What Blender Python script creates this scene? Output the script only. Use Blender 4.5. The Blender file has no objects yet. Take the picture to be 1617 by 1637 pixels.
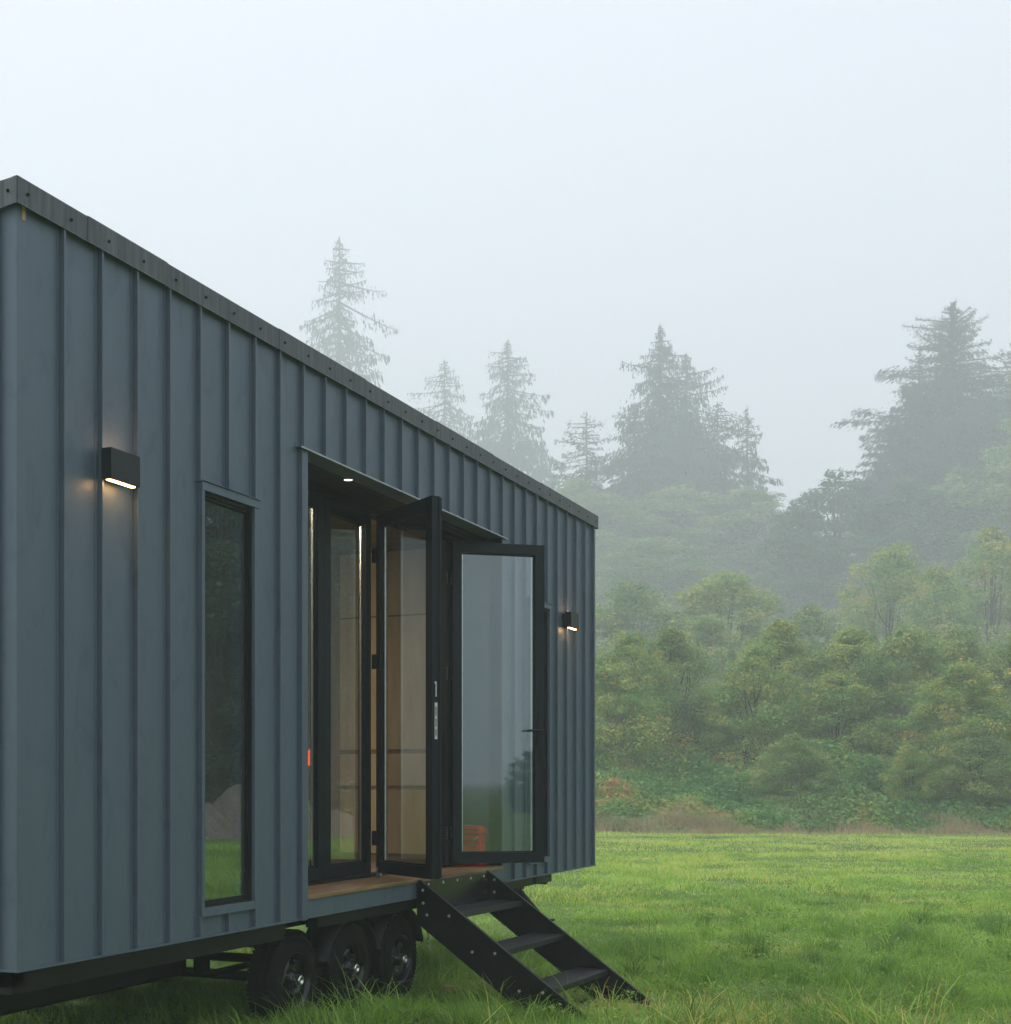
import bpy, math, random
import numpy as np
from mathutils import Matrix, Vector

# ------------------------------------------------------------------ camera
SC = bpy.context.scene
COL = SC.collection
TH = math.radians(24.42)
FPX = 2213.0
CAM = (4.266, -4.963, 1.6)
cam_d = bpy.data.cameras.new('camera')
cam = bpy.data.objects.new('camera', cam_d)
COL.objects.link(cam)
cam.location = CAM
cam.rotation_euler = (math.pi / 2, 0, TH)
cam_d.sensor_fit = 'HORIZONTAL'
cam_d.sensor_width = 36.0
cam_d.lens = 36.0 * FPX / 1617.0
cam_d.shift_x = 136.5 / 1617.0
cam_d.shift_y = 431.5 / 1617.0
cam_d.clip_start = 0.05
cam_d.clip_end = 3000
SC.camera = cam

# ------------------------------------------------------------------ world, sun, exposure
SUN_EL, SUN_AZ = math.radians(50), math.radians(-108)     # azimuth from +Y, negative towards -X
sd = Vector((math.sin(SUN_AZ) * math.cos(SUN_EL), math.cos(SUN_AZ) * math.cos(SUN_EL), math.sin(SUN_EL)))
W = bpy.data.worlds.new("World")
SC.world = W
W.use_nodes = True
nt = W.node_tree
nt.nodes.clear()
wo = nt.nodes.new('ShaderNodeOutputWorld')
bg = nt.nodes.new('ShaderNodeBackground')
sky = nt.nodes.new('ShaderNodeTexSky')
sky.sky_type = 'NISHITA'
sky.sun_disc = False
sky.sun_elevation = SUN_EL
sky.sun_rotation = SUN_AZ
sky.air_density = 1.0
sky.dust_density = 4.0
tc = nt.nodes.new('ShaderNodeTexCoord')
dot = nt.nodes.new('ShaderNodeVectorMath'); dot.operation = 'DOT_PRODUCT'
dot.inputs[1].default_value = sd
mr = nt.nodes.new('ShaderNodeMapRange')
mr.inputs[1].default_value = -1; mr.inputs[2].default_value = 1
mr.inputs[3].default_value = 0.80; mr.inputs[4].default_value = 1.25
cloud = nt.nodes.new('ShaderNodeVectorMath'); cloud.operation = 'SCALE'
cloud.inputs[0].default_value = (9.2, 9.45, 10.4)       # the cloud layer above the fog
mx = nt.nodes.new('ShaderNodeMix'); mx.data_type = 'RGBA'
mx.inputs[0].default_value = 0.85
L = nt.links
L.new(tc.outputs['Generated'], dot.inputs[0])
L.new(dot.outputs['Value'], mr.inputs[0])
L.new(mr.outputs[0], cloud.inputs['Scale'])
L.new(sky.outputs[0], mx.inputs[6])
L.new(cloud.outputs[0], mx.inputs[7])
L.new(mx.outputs[2], bg.inputs[0])
bg.inputs[1].default_value = 0.096
L.new(bg.outputs[0], wo.inputs[0])

sun_d = bpy.data.lights.new('sun', 'SUN')
sun_d.energy = 1.5
sun_d.angle = math.radians(40)
sun_d.color = (1.0, 0.97, 0.92)
sun = bpy.data.objects.new('sun', sun_d)
COL.objects.link(sun)
sun.rotation_euler = sd.to_track_quat('Z', 'Y').to_euler()
sun.location = (0, 0, 60)

SC.view_settings.view_transform = 'Standard'
SC.view_settings.look = 'None'
SC.view_settings.exposure = 0.32
SC.view_settings.gamma = 1.0
SC.render.engine = 'CYCLES'
cy = SC.cycles
cy.max_bounces = 8
cy.diffuse_bounces = 3
cy.glossy_bounces = 4
cy.transmission_bounces = 4
cy.transparent_max_bounces = 12
cy.volume_bounces = 3
cy.sample_clamp_indirect = 4
cy.use_denoising = True

# ------------------------------------------------------------------ small helpers
ST, CT = math.sin(TH), math.cos(TH)


def at(px, dep, z=0.0):
    """the place on the field seen at column px of the photograph, dep metres away"""
    u = (px - 672) / FPX * dep
    return (CAM[0] + u * CT - dep * ST, CAM[1] + u * ST + dep * CT, z)


def tag(o, label=None, cat=None, group=None, kind=None):
    if label: o['label'] = label
    if cat: o['category'] = cat
    if group: o['group'] = group
    if kind: o['kind'] = kind
    return o


def empty(name, loc=(0, 0, 0), rz=0.0, parent=None):
    o = bpy.data.objects.new(name, None)
    o.empty_display_size = 0.2
    COL.objects.link(o)
    o.location = loc
    o.rotation_euler = (0, 0, rz)
    if parent: o.parent = parent
    return o


class MB:
    def __init__(s):
        s.v, s.f, s.sm = [], [], []

    def add(s, vs, fs, smooth=False):
        b = len(s.v)
        s.v += [tuple(p) for p in vs]
        s.f += [tuple(b + i for i in f) for f in fs]
        s.sm += [smooth] * len(fs)
        return s

    def box(s, x0, x1, y0, y1, z0, z1, M=None):
        vs = [(x0, y0, z0), (x1, y0, z0), (x1, y1, z0), (x0, y1, z0), (x0, y0, z1), (x1, y0, z1), (x1, y1, z1), (x0, y1, z1)]
        if M: vs = [M @ Vector(p) for p in vs]
        return s.add(vs, [(0, 3, 2, 1), (4, 5, 6, 7), (0, 1, 5, 4), (1, 2, 6, 5), (2, 3, 7, 6), (3, 0, 4, 7)])

    def tube(s, a, b, ra, rb=None, n=12, caps=True, smooth=True):
        a, b = Vector(a), Vector(b)
        rb = ra if rb is None else rb
        q = (b - a).to_track_quat('Z', 'Y')
        vs = []
        for c, r in ((a, ra), (b, rb)):
            for i in range(n):
                t = 2 * math.pi * i / n
                vs.append(c + q @ Vector((r * math.cos(t), r * math.sin(t), 0)))
        s.add(vs, [(i, (i + 1) % n, n + (i + 1) % n, n + i) for i in range(n)], smooth)
        if caps:
            s.add(vs[:n], [tuple(reversed(range(n)))])
            s.add(vs[n:], [tuple(range(n))])
        return s

    def lathe_x(s, prof, n=48, smooth=True, closed=False):
        """revolve (x, r) profile about the X axis"""
        vs = []
        for x, r in prof:
            for i in range(n):
                t = 2 * math.pi * i / n
                vs.append((x, r * math.cos(t), r * math.sin(t)))
        m = len(prof)
        fs = []
        for j in range(m if closed else m - 1):
            k = (j + 1) % m
            for i in range(n):
                i2 = (i + 1) % n
                fs.append((j * n + i, j * n + i2, k * n + i2, k * n + i))
        return s.add(vs, fs, smooth)

    def prism(s, pts, axis_a, axis_b, n0, n1, frame):
        """polygon pts in (a, b), extruded n0..n1; frame(a, b, n) -> xyz"""
        k = len(pts)
        vs = [frame(a, b, n0) for a, b in pts] + [frame(a, b, n1) for a, b in pts]
        fs = [tuple(reversed(range(k))), tuple(range(k, 2 * k))]
        fs += [(i, (i + 1) % k, k + (i + 1) % k, k + i) for i in range(k)]
        return s.add(vs, fs)

    def mesh(s, name):
        me = bpy.data.meshes.new(name)
        me.from_pydata(s.v, [], s.f)
        me.polygons.foreach_set('use_smooth', s.sm)
        me.update()
        return me

    def build(s, name, mat, parent=None, bevel=0.0, loc=None, M=None, label=None):
        me = s.mesh(name)
        if bevel or True:
            import bmesh
            bm = bmesh.new(); bm.from_mesh(me)
            bmesh.ops.recalc_face_normals(bm, faces=bm.faces)
            bm.to_mesh(me); bm.free()
        me.materials.append(mat)
        o = bpy.data.objects.new(name, me)
        COL.objects.link(o)
        if parent: o.parent = parent
        if M is not None: o.matrix_basis = M
        if loc: o.location = loc
        if bevel:
            m = o.modifiers.new('bevel', 'BEVEL')
            m.width = bevel; m.segments = 2; m.limit_method = 'ANGLE'; m.angle_limit = math.radians(50)
            m.harden_normals = False
        if label: o['label'] = label
        return o


def copy_tree(o, parent=None):
    c = o.copy()
    COL.objects.link(c)
    if parent: c.parent = parent
    for ch in list(o.children): copy_tree(ch, c)
    return c


# ------------------------------------------------------------------ materials
def base_mat(name):
    m = bpy.data.materials.new(name)
    m.use_nodes = True
    n = m.node_tree.nodes
    return m, m.node_tree, n['Principled BSDF'], n['Material Output']


def N(nt, typ, **kw):
    n = nt.nodes.new(typ)
    for k, v in kw.items(): setattr(n, k, v)
    return n


def noise_mat(name, c1, c2, scale=5.0, rough=(0.4, 0.6), metallic=0.0, bump=0.0, stretch=(1, 1, 1), detail=6, bscale=None,
              bdist=0.01, ramp=(0.35, 0.7), spec=0.5, coat=0.0):
    m, nt, p, out = base_mat(name)
    tc = N(nt, 'ShaderNodeTexCoord')
    mp = N(nt, 'ShaderNodeMapping'); mp.inputs['Scale'].default_value = stretch
    no = N(nt, 'ShaderNodeTexNoise'); no.inputs['Scale'].default_value = scale; no.inputs['Detail'].default_value = detail
    cr = N(nt, 'ShaderNodeValToRGB')
    cr.color_ramp.elements[0].position = ramp[0]; cr.color_ramp.elements[0].color = (*c1, 1)
    cr.color_ramp.elements[1].position = ramp[1]; cr.color_ramp.elements[1].color = (*c2, 1)
    rr = N(nt, 'ShaderNodeMapRange'); rr.inputs[3].default_value = rough[0]; rr.inputs[4].default_value = rough[1]
    l = nt.links
    l.new(tc.outputs['Object'], mp.inputs[0]); l.new(mp.outputs[0], no.inputs['Vector'])
    l.new(no.outputs['Fac'], cr.inputs[0]); l.new(cr.outputs[0], p.inputs['Base Color'])
    l.new(no.outputs['Fac'], rr.inputs[0]); l.new(rr.outputs[0], p.inputs['Roughness'])
    p.inputs['Metallic'].default_value = metallic
    p.inputs['Specular IOR Level'].default_value = spec
    p.inputs['Coat Weight'].default_value = coat
    if bump:
        n2 = N(nt, 'ShaderNodeTexNoise'); n2.inputs['Scale'].default_value = bscale or scale * 4; n2.inputs['Detail'].default_value = 4
        bp = N(nt, 'ShaderNodeBump'); bp.inputs['Strength'].default_value = bump; bp.inputs['Distance'].default_value = bdist
        l.new(mp.outputs[0], n2.inputs['Vector']); l.new(n2.outputs['Fac'], bp.inputs['Height']); l.new(bp.outputs[0], p.inputs['Normal'])
    return m


def siding_mat():
    """blue-grey painted standing-seam steel: oil-canning, faint rubbed smudges, run-off streaks"""
    m, nt, p, out = base_mat('painted_steel')
    l = nt.links
    tc = N(nt, 'ShaderNodeTexCoord')
    # smudges
    mp = N(nt, 'ShaderNodeMapping'); mp.inputs['Scale'].default_value = (1, 2.2, 1.0)
    sm = N(nt, 'ShaderNodeTexNoise'); sm.inputs['Scale'].default_value = 3.2; sm.inputs['Detail'].default_value = 9; sm.inputs['Roughness'].default_value = .72
    sm.inputs['Distortion'].default_value = .6
    r1 = N(nt, 'ShaderNodeMapRange'); r1.inputs[1].default_value = .52; r1.inputs[2].default_value = .74; r1.inputs[3].default_value = 0; r1.inputs[4].default_value = .85
    # streaks
    mp2 = N(nt, 'ShaderNodeMapping'); mp2.inputs['Scale'].default_value = (5, 7, .5)
    st = N(nt, 'ShaderNodeTexNoise'); st.inputs['Scale'].default_value = 2.0; st.inputs['Detail'].default_value = 5
    r2 = N(nt, 'ShaderNodeMapRange'); r2.inputs[1].default_value = .35; r2.inputs[2].default_value = .75; r2.inputs[3].default_value = 0.0; r2.inputs[4].default_value = .13
    # dew: tiny light droplets
    vo = N(nt, 'ShaderNodeTexVoronoi'); vo.inputs['Scale'].default_value = 140
    r3 = N(nt, 'ShaderNodeMapRange'); r3.inputs[1].default_value = .05; r3.inputs[2].default_value = .11; r3.inputs[3].default_value = .35; r3.inputs[4].default_value = 0
    sel = N(nt, 'ShaderNodeTexNoise'); sel.inputs['Scale'].default_value = 30
    r4 = N(nt, 'ShaderNodeMapRange'); r4.inputs[1].default_value = .62; r4.inputs[2].default_value = .7
    mu = N(nt, 'ShaderNodeMath', operation='MULTIPLY')
    l.new(tc.outputs['Object'], mp.inputs[0]); l.new(mp.outputs[0], sm.inputs['Vector']); l.new(sm.outputs['Fac'], r1.inputs[0])
    l.new(tc.outputs['Object'], mp2.inputs[0]); l.new(mp2.outputs[0], st.inputs['Vector']); l.new(st.outputs['Fac'], r2.inputs[0])
    l.new(tc.outputs['Object'], vo.inputs['Vector']); l.new(vo.outputs['Distance'], r3.inputs[0])
    l.new(tc.outputs['Object'], sel.inputs['Vector']); l.new(sel.outputs['Fac'], r4.inputs[0])
    l.new(r3.outputs[0], mu.inputs[0]); l.new(r4.outputs[0], mu.inputs[1])
    a = N(nt, 'ShaderNodeMix', data_type='RGBA'); a.inputs[6].default_value = (*SID, 1); a.inputs[7].default_value = (SID[0] * .62, SID[1] * .66, SID[2] * .74, 1)
    b = N(nt, 'ShaderNodeMix', data_type='RGBA'); b.inputs[7].default_value = (SID[0] * 1.35, SID[1] * 1.35, SID[2] * 1.3, 1)
    c = N(nt, 'ShaderNodeMix', data_type='RGBA'); c.inputs[7].default_value = (.3, .33, .35, 1)
    l.new(r1.outputs[0], a.inputs[0]); l.new(a.outputs[2], b.inputs[6]); l.new(r2.outputs[0], b.inputs[0])
    l.new(b.outputs[2], c.inputs[6]); l.new(mu.outputs[0], c.inputs[0]); l.new(c.outputs[2], p.inputs['Base Color'])
    rr = N(nt, 'ShaderNodeMapRange'); rr.inputs[3].default_value = .36; rr.inputs[4].default_value = .58
    l.new(sm.outputs['Fac'], rr.inputs[0]); l.new(rr.outputs[0], p.inputs['Roughness'])
    p.inputs['Metallic'].default_value = .25
    bn = N(nt, 'ShaderNodeTexNoise'); bn.inputs['Scale'].default_value = 1.6; bn.inputs['Detail'].default_value = 1
    mp3 = N(nt, 'ShaderNodeMapping'); mp3.inputs['Scale'].default_value = (1, 2.5, .9)
    bp = N(nt, 'ShaderNodeBump'); bp.inputs['Strength'].default_value = .35; bp.inputs['Distance'].default_value = .03
    l.new(tc.outputs['Object'], mp3.inputs[0]); l.new(mp3.outputs[0], bn.inputs['Vector']); l.new(bn.outputs['Fac'], bp.inputs['Height'])
    l.new(bp.outputs[0], p.inputs['Normal'])
    return m


SID = (.103, .137, .182)
M_SID = siding_mat()
M_EDGE = noise_mat('flashing_edge_glint', (.30, .34, .36), (.42, .46, .48), 20, (.4, .5), .2)  # lighter colour stands in for sky reflected along the lip
M_CAP = noise_mat('weathered_zinc', (.050, .058, .066), (.13, .14, .155), 3.0, (.45, .7), .3, .1, (14, 14, .8), 8, ramp=(.3, .72))
M_BLK = noise_mat('black_powder_coat', (.010, .013, .016), (.016, .020, .024), 20, (.4, .55), 0, .05, bscale=300, bdist=.001, spec=.3)
M_FRM = noise_mat('anthracite_aluminium', (.003, .007, .010), (.005, .010, .014), 12, (.42, .55), .0, spec=.22)
M_INN = noise_mat('dark_frame_inner', (.004, .005, .006), (.008, .009, .010), 12, (.45, .6), spec=.25)
M_STEP = noise_mat('black_step_steel', (.003, .0035, .004), (.014, .0135, .012), 5, (.4, .65), 0, .12, bscale=260, bdist=.001, spec=.22, detail=10, ramp=(.45, .8))
M_CHS = noise_mat('chassis_paint', (.003, .004, .004), (.008, .009, .008), 6, (.4, .55), spec=.25)
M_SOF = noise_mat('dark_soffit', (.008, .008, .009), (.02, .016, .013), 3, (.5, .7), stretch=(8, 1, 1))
M_ALU = noise_mat('bare_aluminium', (.55, .58, .6), (.72, .74, .75), 30, (.25, .4), .8)
M_GALV = noise_mat('zinc_bolt', (.45, .47, .48), (.7, .7, .68), 60, (.3, .45), .7)
M_TYRE = noise_mat('tyre_rubber', (.005, .0055, .0055), (.030, .027, .020), 7, (.65, .85), 0, .25, bscale=120, bdist=.002, spec=.15, detail=10, ramp=(.5, .85))
M_RIM = noise_mat('gloss_black_rim', (.004, .004, .005), (.007, .007, .009), 10, (.14, .25), 0, coat=.1, spec=.4)
M_CHROME = noise_mat('hub_chrome', (.6, .62, .65), (.75, .76, .78), 10, (.12, .25), 1.0)
M_NUT = noise_mat('dark_plated_nut', (.06, .06, .065), (.12, .12, .13), 10, (.25, .4), .8)
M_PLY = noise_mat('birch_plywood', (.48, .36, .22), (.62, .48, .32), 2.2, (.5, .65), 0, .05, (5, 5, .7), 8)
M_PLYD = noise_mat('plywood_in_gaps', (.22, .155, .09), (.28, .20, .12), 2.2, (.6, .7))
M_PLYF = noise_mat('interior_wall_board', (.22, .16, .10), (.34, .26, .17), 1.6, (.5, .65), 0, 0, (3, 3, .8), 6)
M_RED = noise_mat('red_enamel', (.92, .010, .020), (.95, .025, .03), 7, (.3, .42), 0, coat=.2)
M_REDD = noise_mat('red_enamel_shadow_gap', (.10, .015, .012), (.13, .02, .014), 7, (.4, .5))
M_LET = noise_mat('dark_lettering', (.05, .02, .015), (.07, .03, .02), 7, (.4, .5))
M_WOODB = noise_mat('raw_pine', (.42, .25, .13), (.60, .40, .24), 8, (.6, .8), 0, .1, (1, 6, 6), 5)
M_GRAVEL = noise_mat('gravel_earth', (.10, .075, .055), (.30, .26, .21), 9, (.8, .95), 0, .9, bscale=14, bdist=.08, detail=10)


def glass_mat():
    m = bpy.data.materials.new('window_glass')
    m.use_nodes = True
    nt = m.node_tree; nt.nodes.clear()
    l = nt.links
    out = N(nt, 'ShaderNodeOutputMaterial')
    tr = N(nt, 'ShaderNodeBsdfTransparent'); tr.inputs[0].default_value = (.93, .96, .95, 1)
    gl = N(nt, 'ShaderNodeBsdfGlossy'); gl.inputs[0].default_value = (.86, .94, 1.0, 1); gl.inputs['Roughness'].default_value = .004
    lw = N(nt, 'ShaderNodeLayerWeight'); lw.inputs['Blend'].default_value = .5
    pw = N(nt, 'ShaderNodeMath', operation='POWER'); pw.inputs[1].default_value = 2.6
    ma = N(nt, 'ShaderNodeMath', operation='MULTIPLY_ADD'); ma.inputs[1].default_value = .74; ma.inputs[2].default_value = .115
    ma.use_clamp = True
    mx = N(nt, 'ShaderNodeMixShader')
    l.new(lw.outputs['Facing'], pw.inputs[0]); l.new(pw.outputs[0], ma.inputs[0]); l.new(ma.outputs[0], mx.inputs[0])
    l.new(tr.outputs[0], mx.inputs[1]); l.new(gl.outputs[0], mx.inputs[2]); l.new(mx.outputs[0], out.inputs[0])
    tc = N(nt, 'ShaderNodeTexCoord'); no = N(nt, 'ShaderNodeTexNoise'); no.inputs['Scale'].default_value = 1.3
    bp = N(nt, 'ShaderNodeBump'); bp.inputs['Strength'].default_value = .02; bp.inputs['Distance'].default_value = .02
    l.new(tc.outputs['Object'], no.inputs['Vector']); l.new(no.outputs[0], bp.inputs['Height']); l.new(bp.outputs[0], gl.inputs['Normal'])
    return m


M_GLASS = glass_mat()


def emit_mat(name, col, strength):
    m = bpy.data.materials.new(name)
    m.use_nodes = True
    nt = m.node_tree; nt.nodes.clear()
    out = N(nt, 'ShaderNodeOutputMaterial'); e = N(nt, 'ShaderNodeEmission')
    e.inputs[0].default_value = (*col, 1); e.inputs[1].default_value = strength
    nt.links.new(e.outputs[0], out.inputs[0])
    return m


M_WARM = emit_mat('warm_led', (1.0, .52, .20), 34.0)
M_WARMUP = emit_mat('warm_led_upper', (1.0, .50, .24), 20.0)
M_DOWN = emit_mat('downlight_led', (1.0, .86, .68), 2.5)
M_ROOM = emit_mat('room_light', (1.0, .80, .54), 95.0)
M_REDL = emit_mat('red_lamp_glow', (1.0, .10, .03), 1.6)


def deck_mat():
    m, nt, p, out = base_mat('oiled_deck_boards')
    l = nt.links
    tc = N(nt, 'ShaderNodeTexCoord')
    mp = N(nt, 'ShaderNodeMapping'); mp.inputs['Scale'].default_value = (14, .8, 10)
    no = N(nt, 'ShaderNodeTexNoise'); no.inputs['Scale'].default_value = 3; no.inputs['Detail'].default_value = 8; no.inputs['Distortion'].default_value = .5
    cr = N(nt, 'ShaderNodeValToRGB')
    cr.color_ramp.elements[0].position = .3; cr.color_ramp.elements[0].color = (.12, .062, .028, 1)
    cr.color_ramp.elements[1].position = .72; cr.color_ramp.elements[1].color = (.36, .215, .105, 1)
    l.new(tc.outputs['Object'], mp.inputs[0]); l.new(mp.outputs[0], no.inputs['Vector']); l.new(no.outputs[0], cr.inputs[0])
    l.new(cr.outputs[0], p.inputs['Base Color']); p.inputs['Roughness'].default_value = .38
    bp = N(nt, 'ShaderNodeBump'); bp.inputs['Strength'].default_value = .3; bp.inputs['Distance'].default_value = .003
    l.new(no.outputs[0], bp.inputs['Height']); l.new(bp.outputs[0], p.inputs['Normal'])
    return m


M_DECK = deck_mat()


def leaf_mat(name, stops, trans=.35, rough=.6, spec=.25):
    """foliage colour picked per leaf by the 'tint' attribute"""
    m, nt, p, out = base_mat(name)
    l = nt.links
    at_ = N(nt, 'ShaderNodeAttribute'); at_.attribute_name = 'tint'
    cr = N(nt, 'ShaderNodeValToRGB')
    els = cr.color_ramp.elements
    while len(els) < len(stops): els.new(.5)
    for e, (pos, c) in zip(els, stops):
        e.position = pos; e.color = (*c, 1)
    l.new(at_.outputs['Fac'], cr.inputs[0]); l.new(cr.outputs[0], p.inputs['Base Color'])
    p.inputs['Roughness'].default_value = rough
    p.inputs['Specular IOR Level'].default_value = spec
    tr = N(nt, 'ShaderNodeBsdfTranslucent'); mx = N(nt, 'ShaderNodeMixShader'); mx.inputs[0].default_value = trans
    l.new(cr.outputs[0], tr.inputs[0]); l.new(p.outputs[0], mx.inputs[1]); l.new(tr.outputs[0], mx.inputs[2]); l.new(mx.outputs[0], out.inputs[0])
    return m


M_GRASS = leaf_mat('grass_blades', [(0, (0.126, 0.227, 0.039)), (.30, (0.235, 0.418, 0.063)), (.55, (0.369, 0.598, 0.091)), (.74, (0.545, 0.719, 0.131)),
                                    (.88, (0.742, 0.742, 0.193)), (1, (0.806, 0.598, 0.211))], .40, .45, .45)
M_DRY = leaf_mat('dry_grass_stems', [(0, (0.251, 0.256, 0.109)), (.5, (0.470, 0.376, 0.218)), (1, (0.564, 0.410, 0.255))], .3)
M_BRM = leaf_mat('bramble_leaves', [(0, (0.077, 0.197, 0.055)), (.5, (0.153, 0.328, 0.087)), (.8, (0.306, 0.437, 0.109)), (.92, (0.524, 0.393, 0.131)), (1, (0.481, 0.240, 0.109))], .35)
M_LF = {
    'mid': leaf_mat('broadleaf_green', [(0, (0.123, 0.217, 0.077)), (.5, (0.232, 0.362, 0.113)), (.85, (0.394, 0.462, 0.140)), (1, (0.785, 0.576, 0.168))]),
    'yellow': leaf_mat('broadleaf_yellowing', [(0, (0.132, 0.260, 0.077)), (.45, (0.259, 0.418, 0.105)), (.75, (0.495, 0.521, 0.131)), (.9, (0.779, 0.574, 0.156)), (1, (0.782, 0.443, 0.156))]),
    'dark': leaf_mat('broadleaf_dark', [(0, (0.046, 0.105, 0.054)), (.6, (0.088, 0.184, 0.087)), (1, (0.202, 0.289, 0.126))]),
    'con': leaf_mat('conifer_needles', [(0, (.010, .022, .016)), (.6, (.022, .042, .026)), (1, (.05, .07, .04))], .15),
}
M_BARK = noise_mat('tree_bark', (.045, .038, .03), (.12, .105, .085), 6, (.8, .95), 0, .6, (4, 4, 1), 8)
M_BIRCH = noise_mat('pale_bark', (.18, .17, .15), (.36, .34, .31), 6, (.8, .9), 0, .3, (2, 2, 1), 8)

# ------------------------------------------------------------------ ground
def vnoise(x, y, seed=0, scale=1.0, oct=3):
    x = np.asarray(x, float) / scale; y = np.asarray(y, float) / scale
    out = np.zeros_like(x); amp = 1.0; tot = 0
    for o in range(oct):
        xi = np.floor(x).astype(np.int64); yi = np.floor(y).astype(np.int64)
        fx = x - xi; fy = y - yi
        fx = fx * fx * (3 - 2 * fx); fy = fy * fy * (3 - 2 * fy)

        def h(a, b):
            n = (a * 374761393 + b * 668265263 + (seed + o) * 1274126177) & 0x7fffffff
            n = ((n ^ (n >> 13)) * 1274126177) & 0x7fffffff
            return ((n ^ (n >> 16)) & 0xffff) / 65535.0
        v = (h(xi, yi) * (1 - fx) + h(xi + 1, yi) * fx) * (1 - fy) + (h(xi, yi + 1) * (1 - fx) + h(xi + 1, yi + 1) * fx) * fy
        out += amp * v; tot += amp; amp *= .5; x = x * 2.03 + 7.1; y = y * 2.03 + 3.3
    return out / tot


def sstep(a, b, x):
    t = np.clip((np.asarray(x, float) - a) / (b - a), 0, 1)
    return t * t * (3 - 2 * t)


def gz(x, y):
    x = np.asarray(x, float); y = np.asarray(y, float)
    g = -.035 * np.clip(y - 2.8, 0, 3.2)
    far = sstep(7, 16, np.hypot(x - 0, y - 3))
    d = -(x - CAM[0]) * ST + (y - CAM[1]) * CT
    g = g + .22 * (np.sqrt(np.clip(d - 85, 0, 265) ** 2 + 100) - 10)
    g = g - .045 * np.exp(-((x - 1.5) ** 2 + (y - 5.3) ** 2) / .8)
    return g + (vnoise(x, y, 3, 1.7, 3) - .5) * .05 * (1 + far) + (vnoise(x, y, 9, 11, 2) - .5) * .10 * far


def ground():
    def axis(lo, hi, mid0, mid1, fine, grow):
        a = list(np.arange(mid0, mid1 + 1e-6, fine))
        s = fine; x = mid1
        while x < hi: s *= grow; x += s; a.append(min(x, hi))
        s = fine; x = mid0
        while x > lo: s *= grow; x -= s; a.insert(0, max(x, lo))
        return np.array(sorted(set(np.round(a, 4))))
    X = axis(-700, 700, -14, 14, .3, 1.10); Y = axis(-500, 900, -6, 52, .3, 1.10)
    gx, gy = np.meshgrid(X, Y)
    z = gz(gx, gy)
    nx, ny = len(X), len(Y)
    v = np.stack([gx.ravel(), gy.ravel(), z.ravel()], 1)
    i = np.arange(nx * ny).reshape(ny, nx)
    f = np.stack([i[:-1, :-1].ravel(), i[:-1, 1:].ravel(), i[1:, 1:].ravel(), i[1:, :-1].ravel()], 1)
    me = np_mesh('ground', v, f)
    me.polygons.foreach_set('use_smooth', np.ones(len(f), bool))
    m, nt, p, out = base_mat('meadow_soil')
    l = nt.links
    tc = N(nt, 'ShaderNodeTexCoord')
    n1 = N(nt, 'ShaderNodeTexNoise'); n1.inputs['Scale'].default_value = .5; n1.inputs['Detail'].default_value = 8
    n2 = N(nt, 'ShaderNodeTexNoise'); n2.inputs['Scale'].default_value = 14; n2.inputs['Detail'].default_value = 8
    ad = N(nt, 'ShaderNodeMath', operation='MULTIPLY_ADD'); ad.inputs[1].default_value = .5
    ha = N(nt, 'ShaderNodeMath', operation='MULTIPLY'); ha.inputs[1].default_value = .5
    cr = N(nt, 'ShaderNodeValToRGB'); e = cr.color_ramp.elements
    e[0].position = .32; e[0].color = (.075, .12, .03, 1); e[1].position = .72; e[1].color = (.22, .30, .075, 1)
    k = e.new(.5); k.color = (.13, .20, .048, 1)
    l.new(tc.outputs['Object'], n1.inputs['Vector']); l.new(tc.outputs['Object'], n2.inputs['Vector'])
    l.new(n1.outputs[0], ha.inputs[0]); l.new(n2.outputs[0], ad.inputs[0]); l.new(ha.outputs[0], ad.inputs[2])
    l.new(ad.outputs[0], cr.inputs[0]); l.new(cr.outputs[0], p.inputs['Base Color'])
    p.inputs['Roughness'].default_value = .95; p.inputs['Specular IOR Level'].default_value = .1
    bp = N(nt, 'ShaderNodeBump'); bp.inputs['Strength'].default_value = .8; bp.inputs['Distance'].default_value = .05
    l.new(n2.outputs[0], bp.inputs['Height']); l.new(bp.outputs[0], p.inputs['Normal'])
    me.materials.append(m)
    o = bpy.data.objects.new('ground', me); COL.objects.link(o)
    tag(o, kind='structure')


def np_mesh(name, v, f, tint=None):
    """v (n,3), f (m,3|4)"""
    me = bpy.data.meshes.new(name)
    k = f.shape[1]
    me.vertices.add(len(v)); me.vertices.foreach_set('co', np.ascontiguousarray(v, np.float32).ravel())
    me.loops.add(f.size); me.loops.foreach_set('vertex_index', np.ascontiguousarray(f, np.int32).ravel())
    me.polygons.add(len(f)); me.polygons.foreach_set('loop_start', np.arange(0, f.size, k, dtype=np.int32))
    me.update(calc_edges=True)
    if tint is not None:
        a = me.attributes.new('tint', 'FLOAT', 'POINT'); a.data.foreach_set('value', np.ascontiguousarray(tint, np.float32))
    return me


ground()

# ================================================================== THE TINY HOUSE
LEN = 8.78
ZB, ZT, ZC = .737, 4.337, 4.215          # wall bottom, cap top, cap bottom
OY0, OY1, OZ = 2.663, 6.12, 3.68          # porch opening
DZ = .883                                # deck top
RX = -.38                                # plane of the folding doors
DEPTH = 2.6
PITCH = .135
house = tag(empty('tiny_house', (0, 0, 0)), 'blue-grey ribbed metal tiny house on wheels with open folding glass doors', 'tiny house')

# siding: the panelled front with its standing seams
WINS = [(1.490, 2.018), (6.758, 7.286)]
WZ0, WZ1 = .905, 3.205
s = MB()
T = .12


def wall(y0, y1, z0, z1): s.box(-T, 0, y0, y1, z0, z1)


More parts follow.
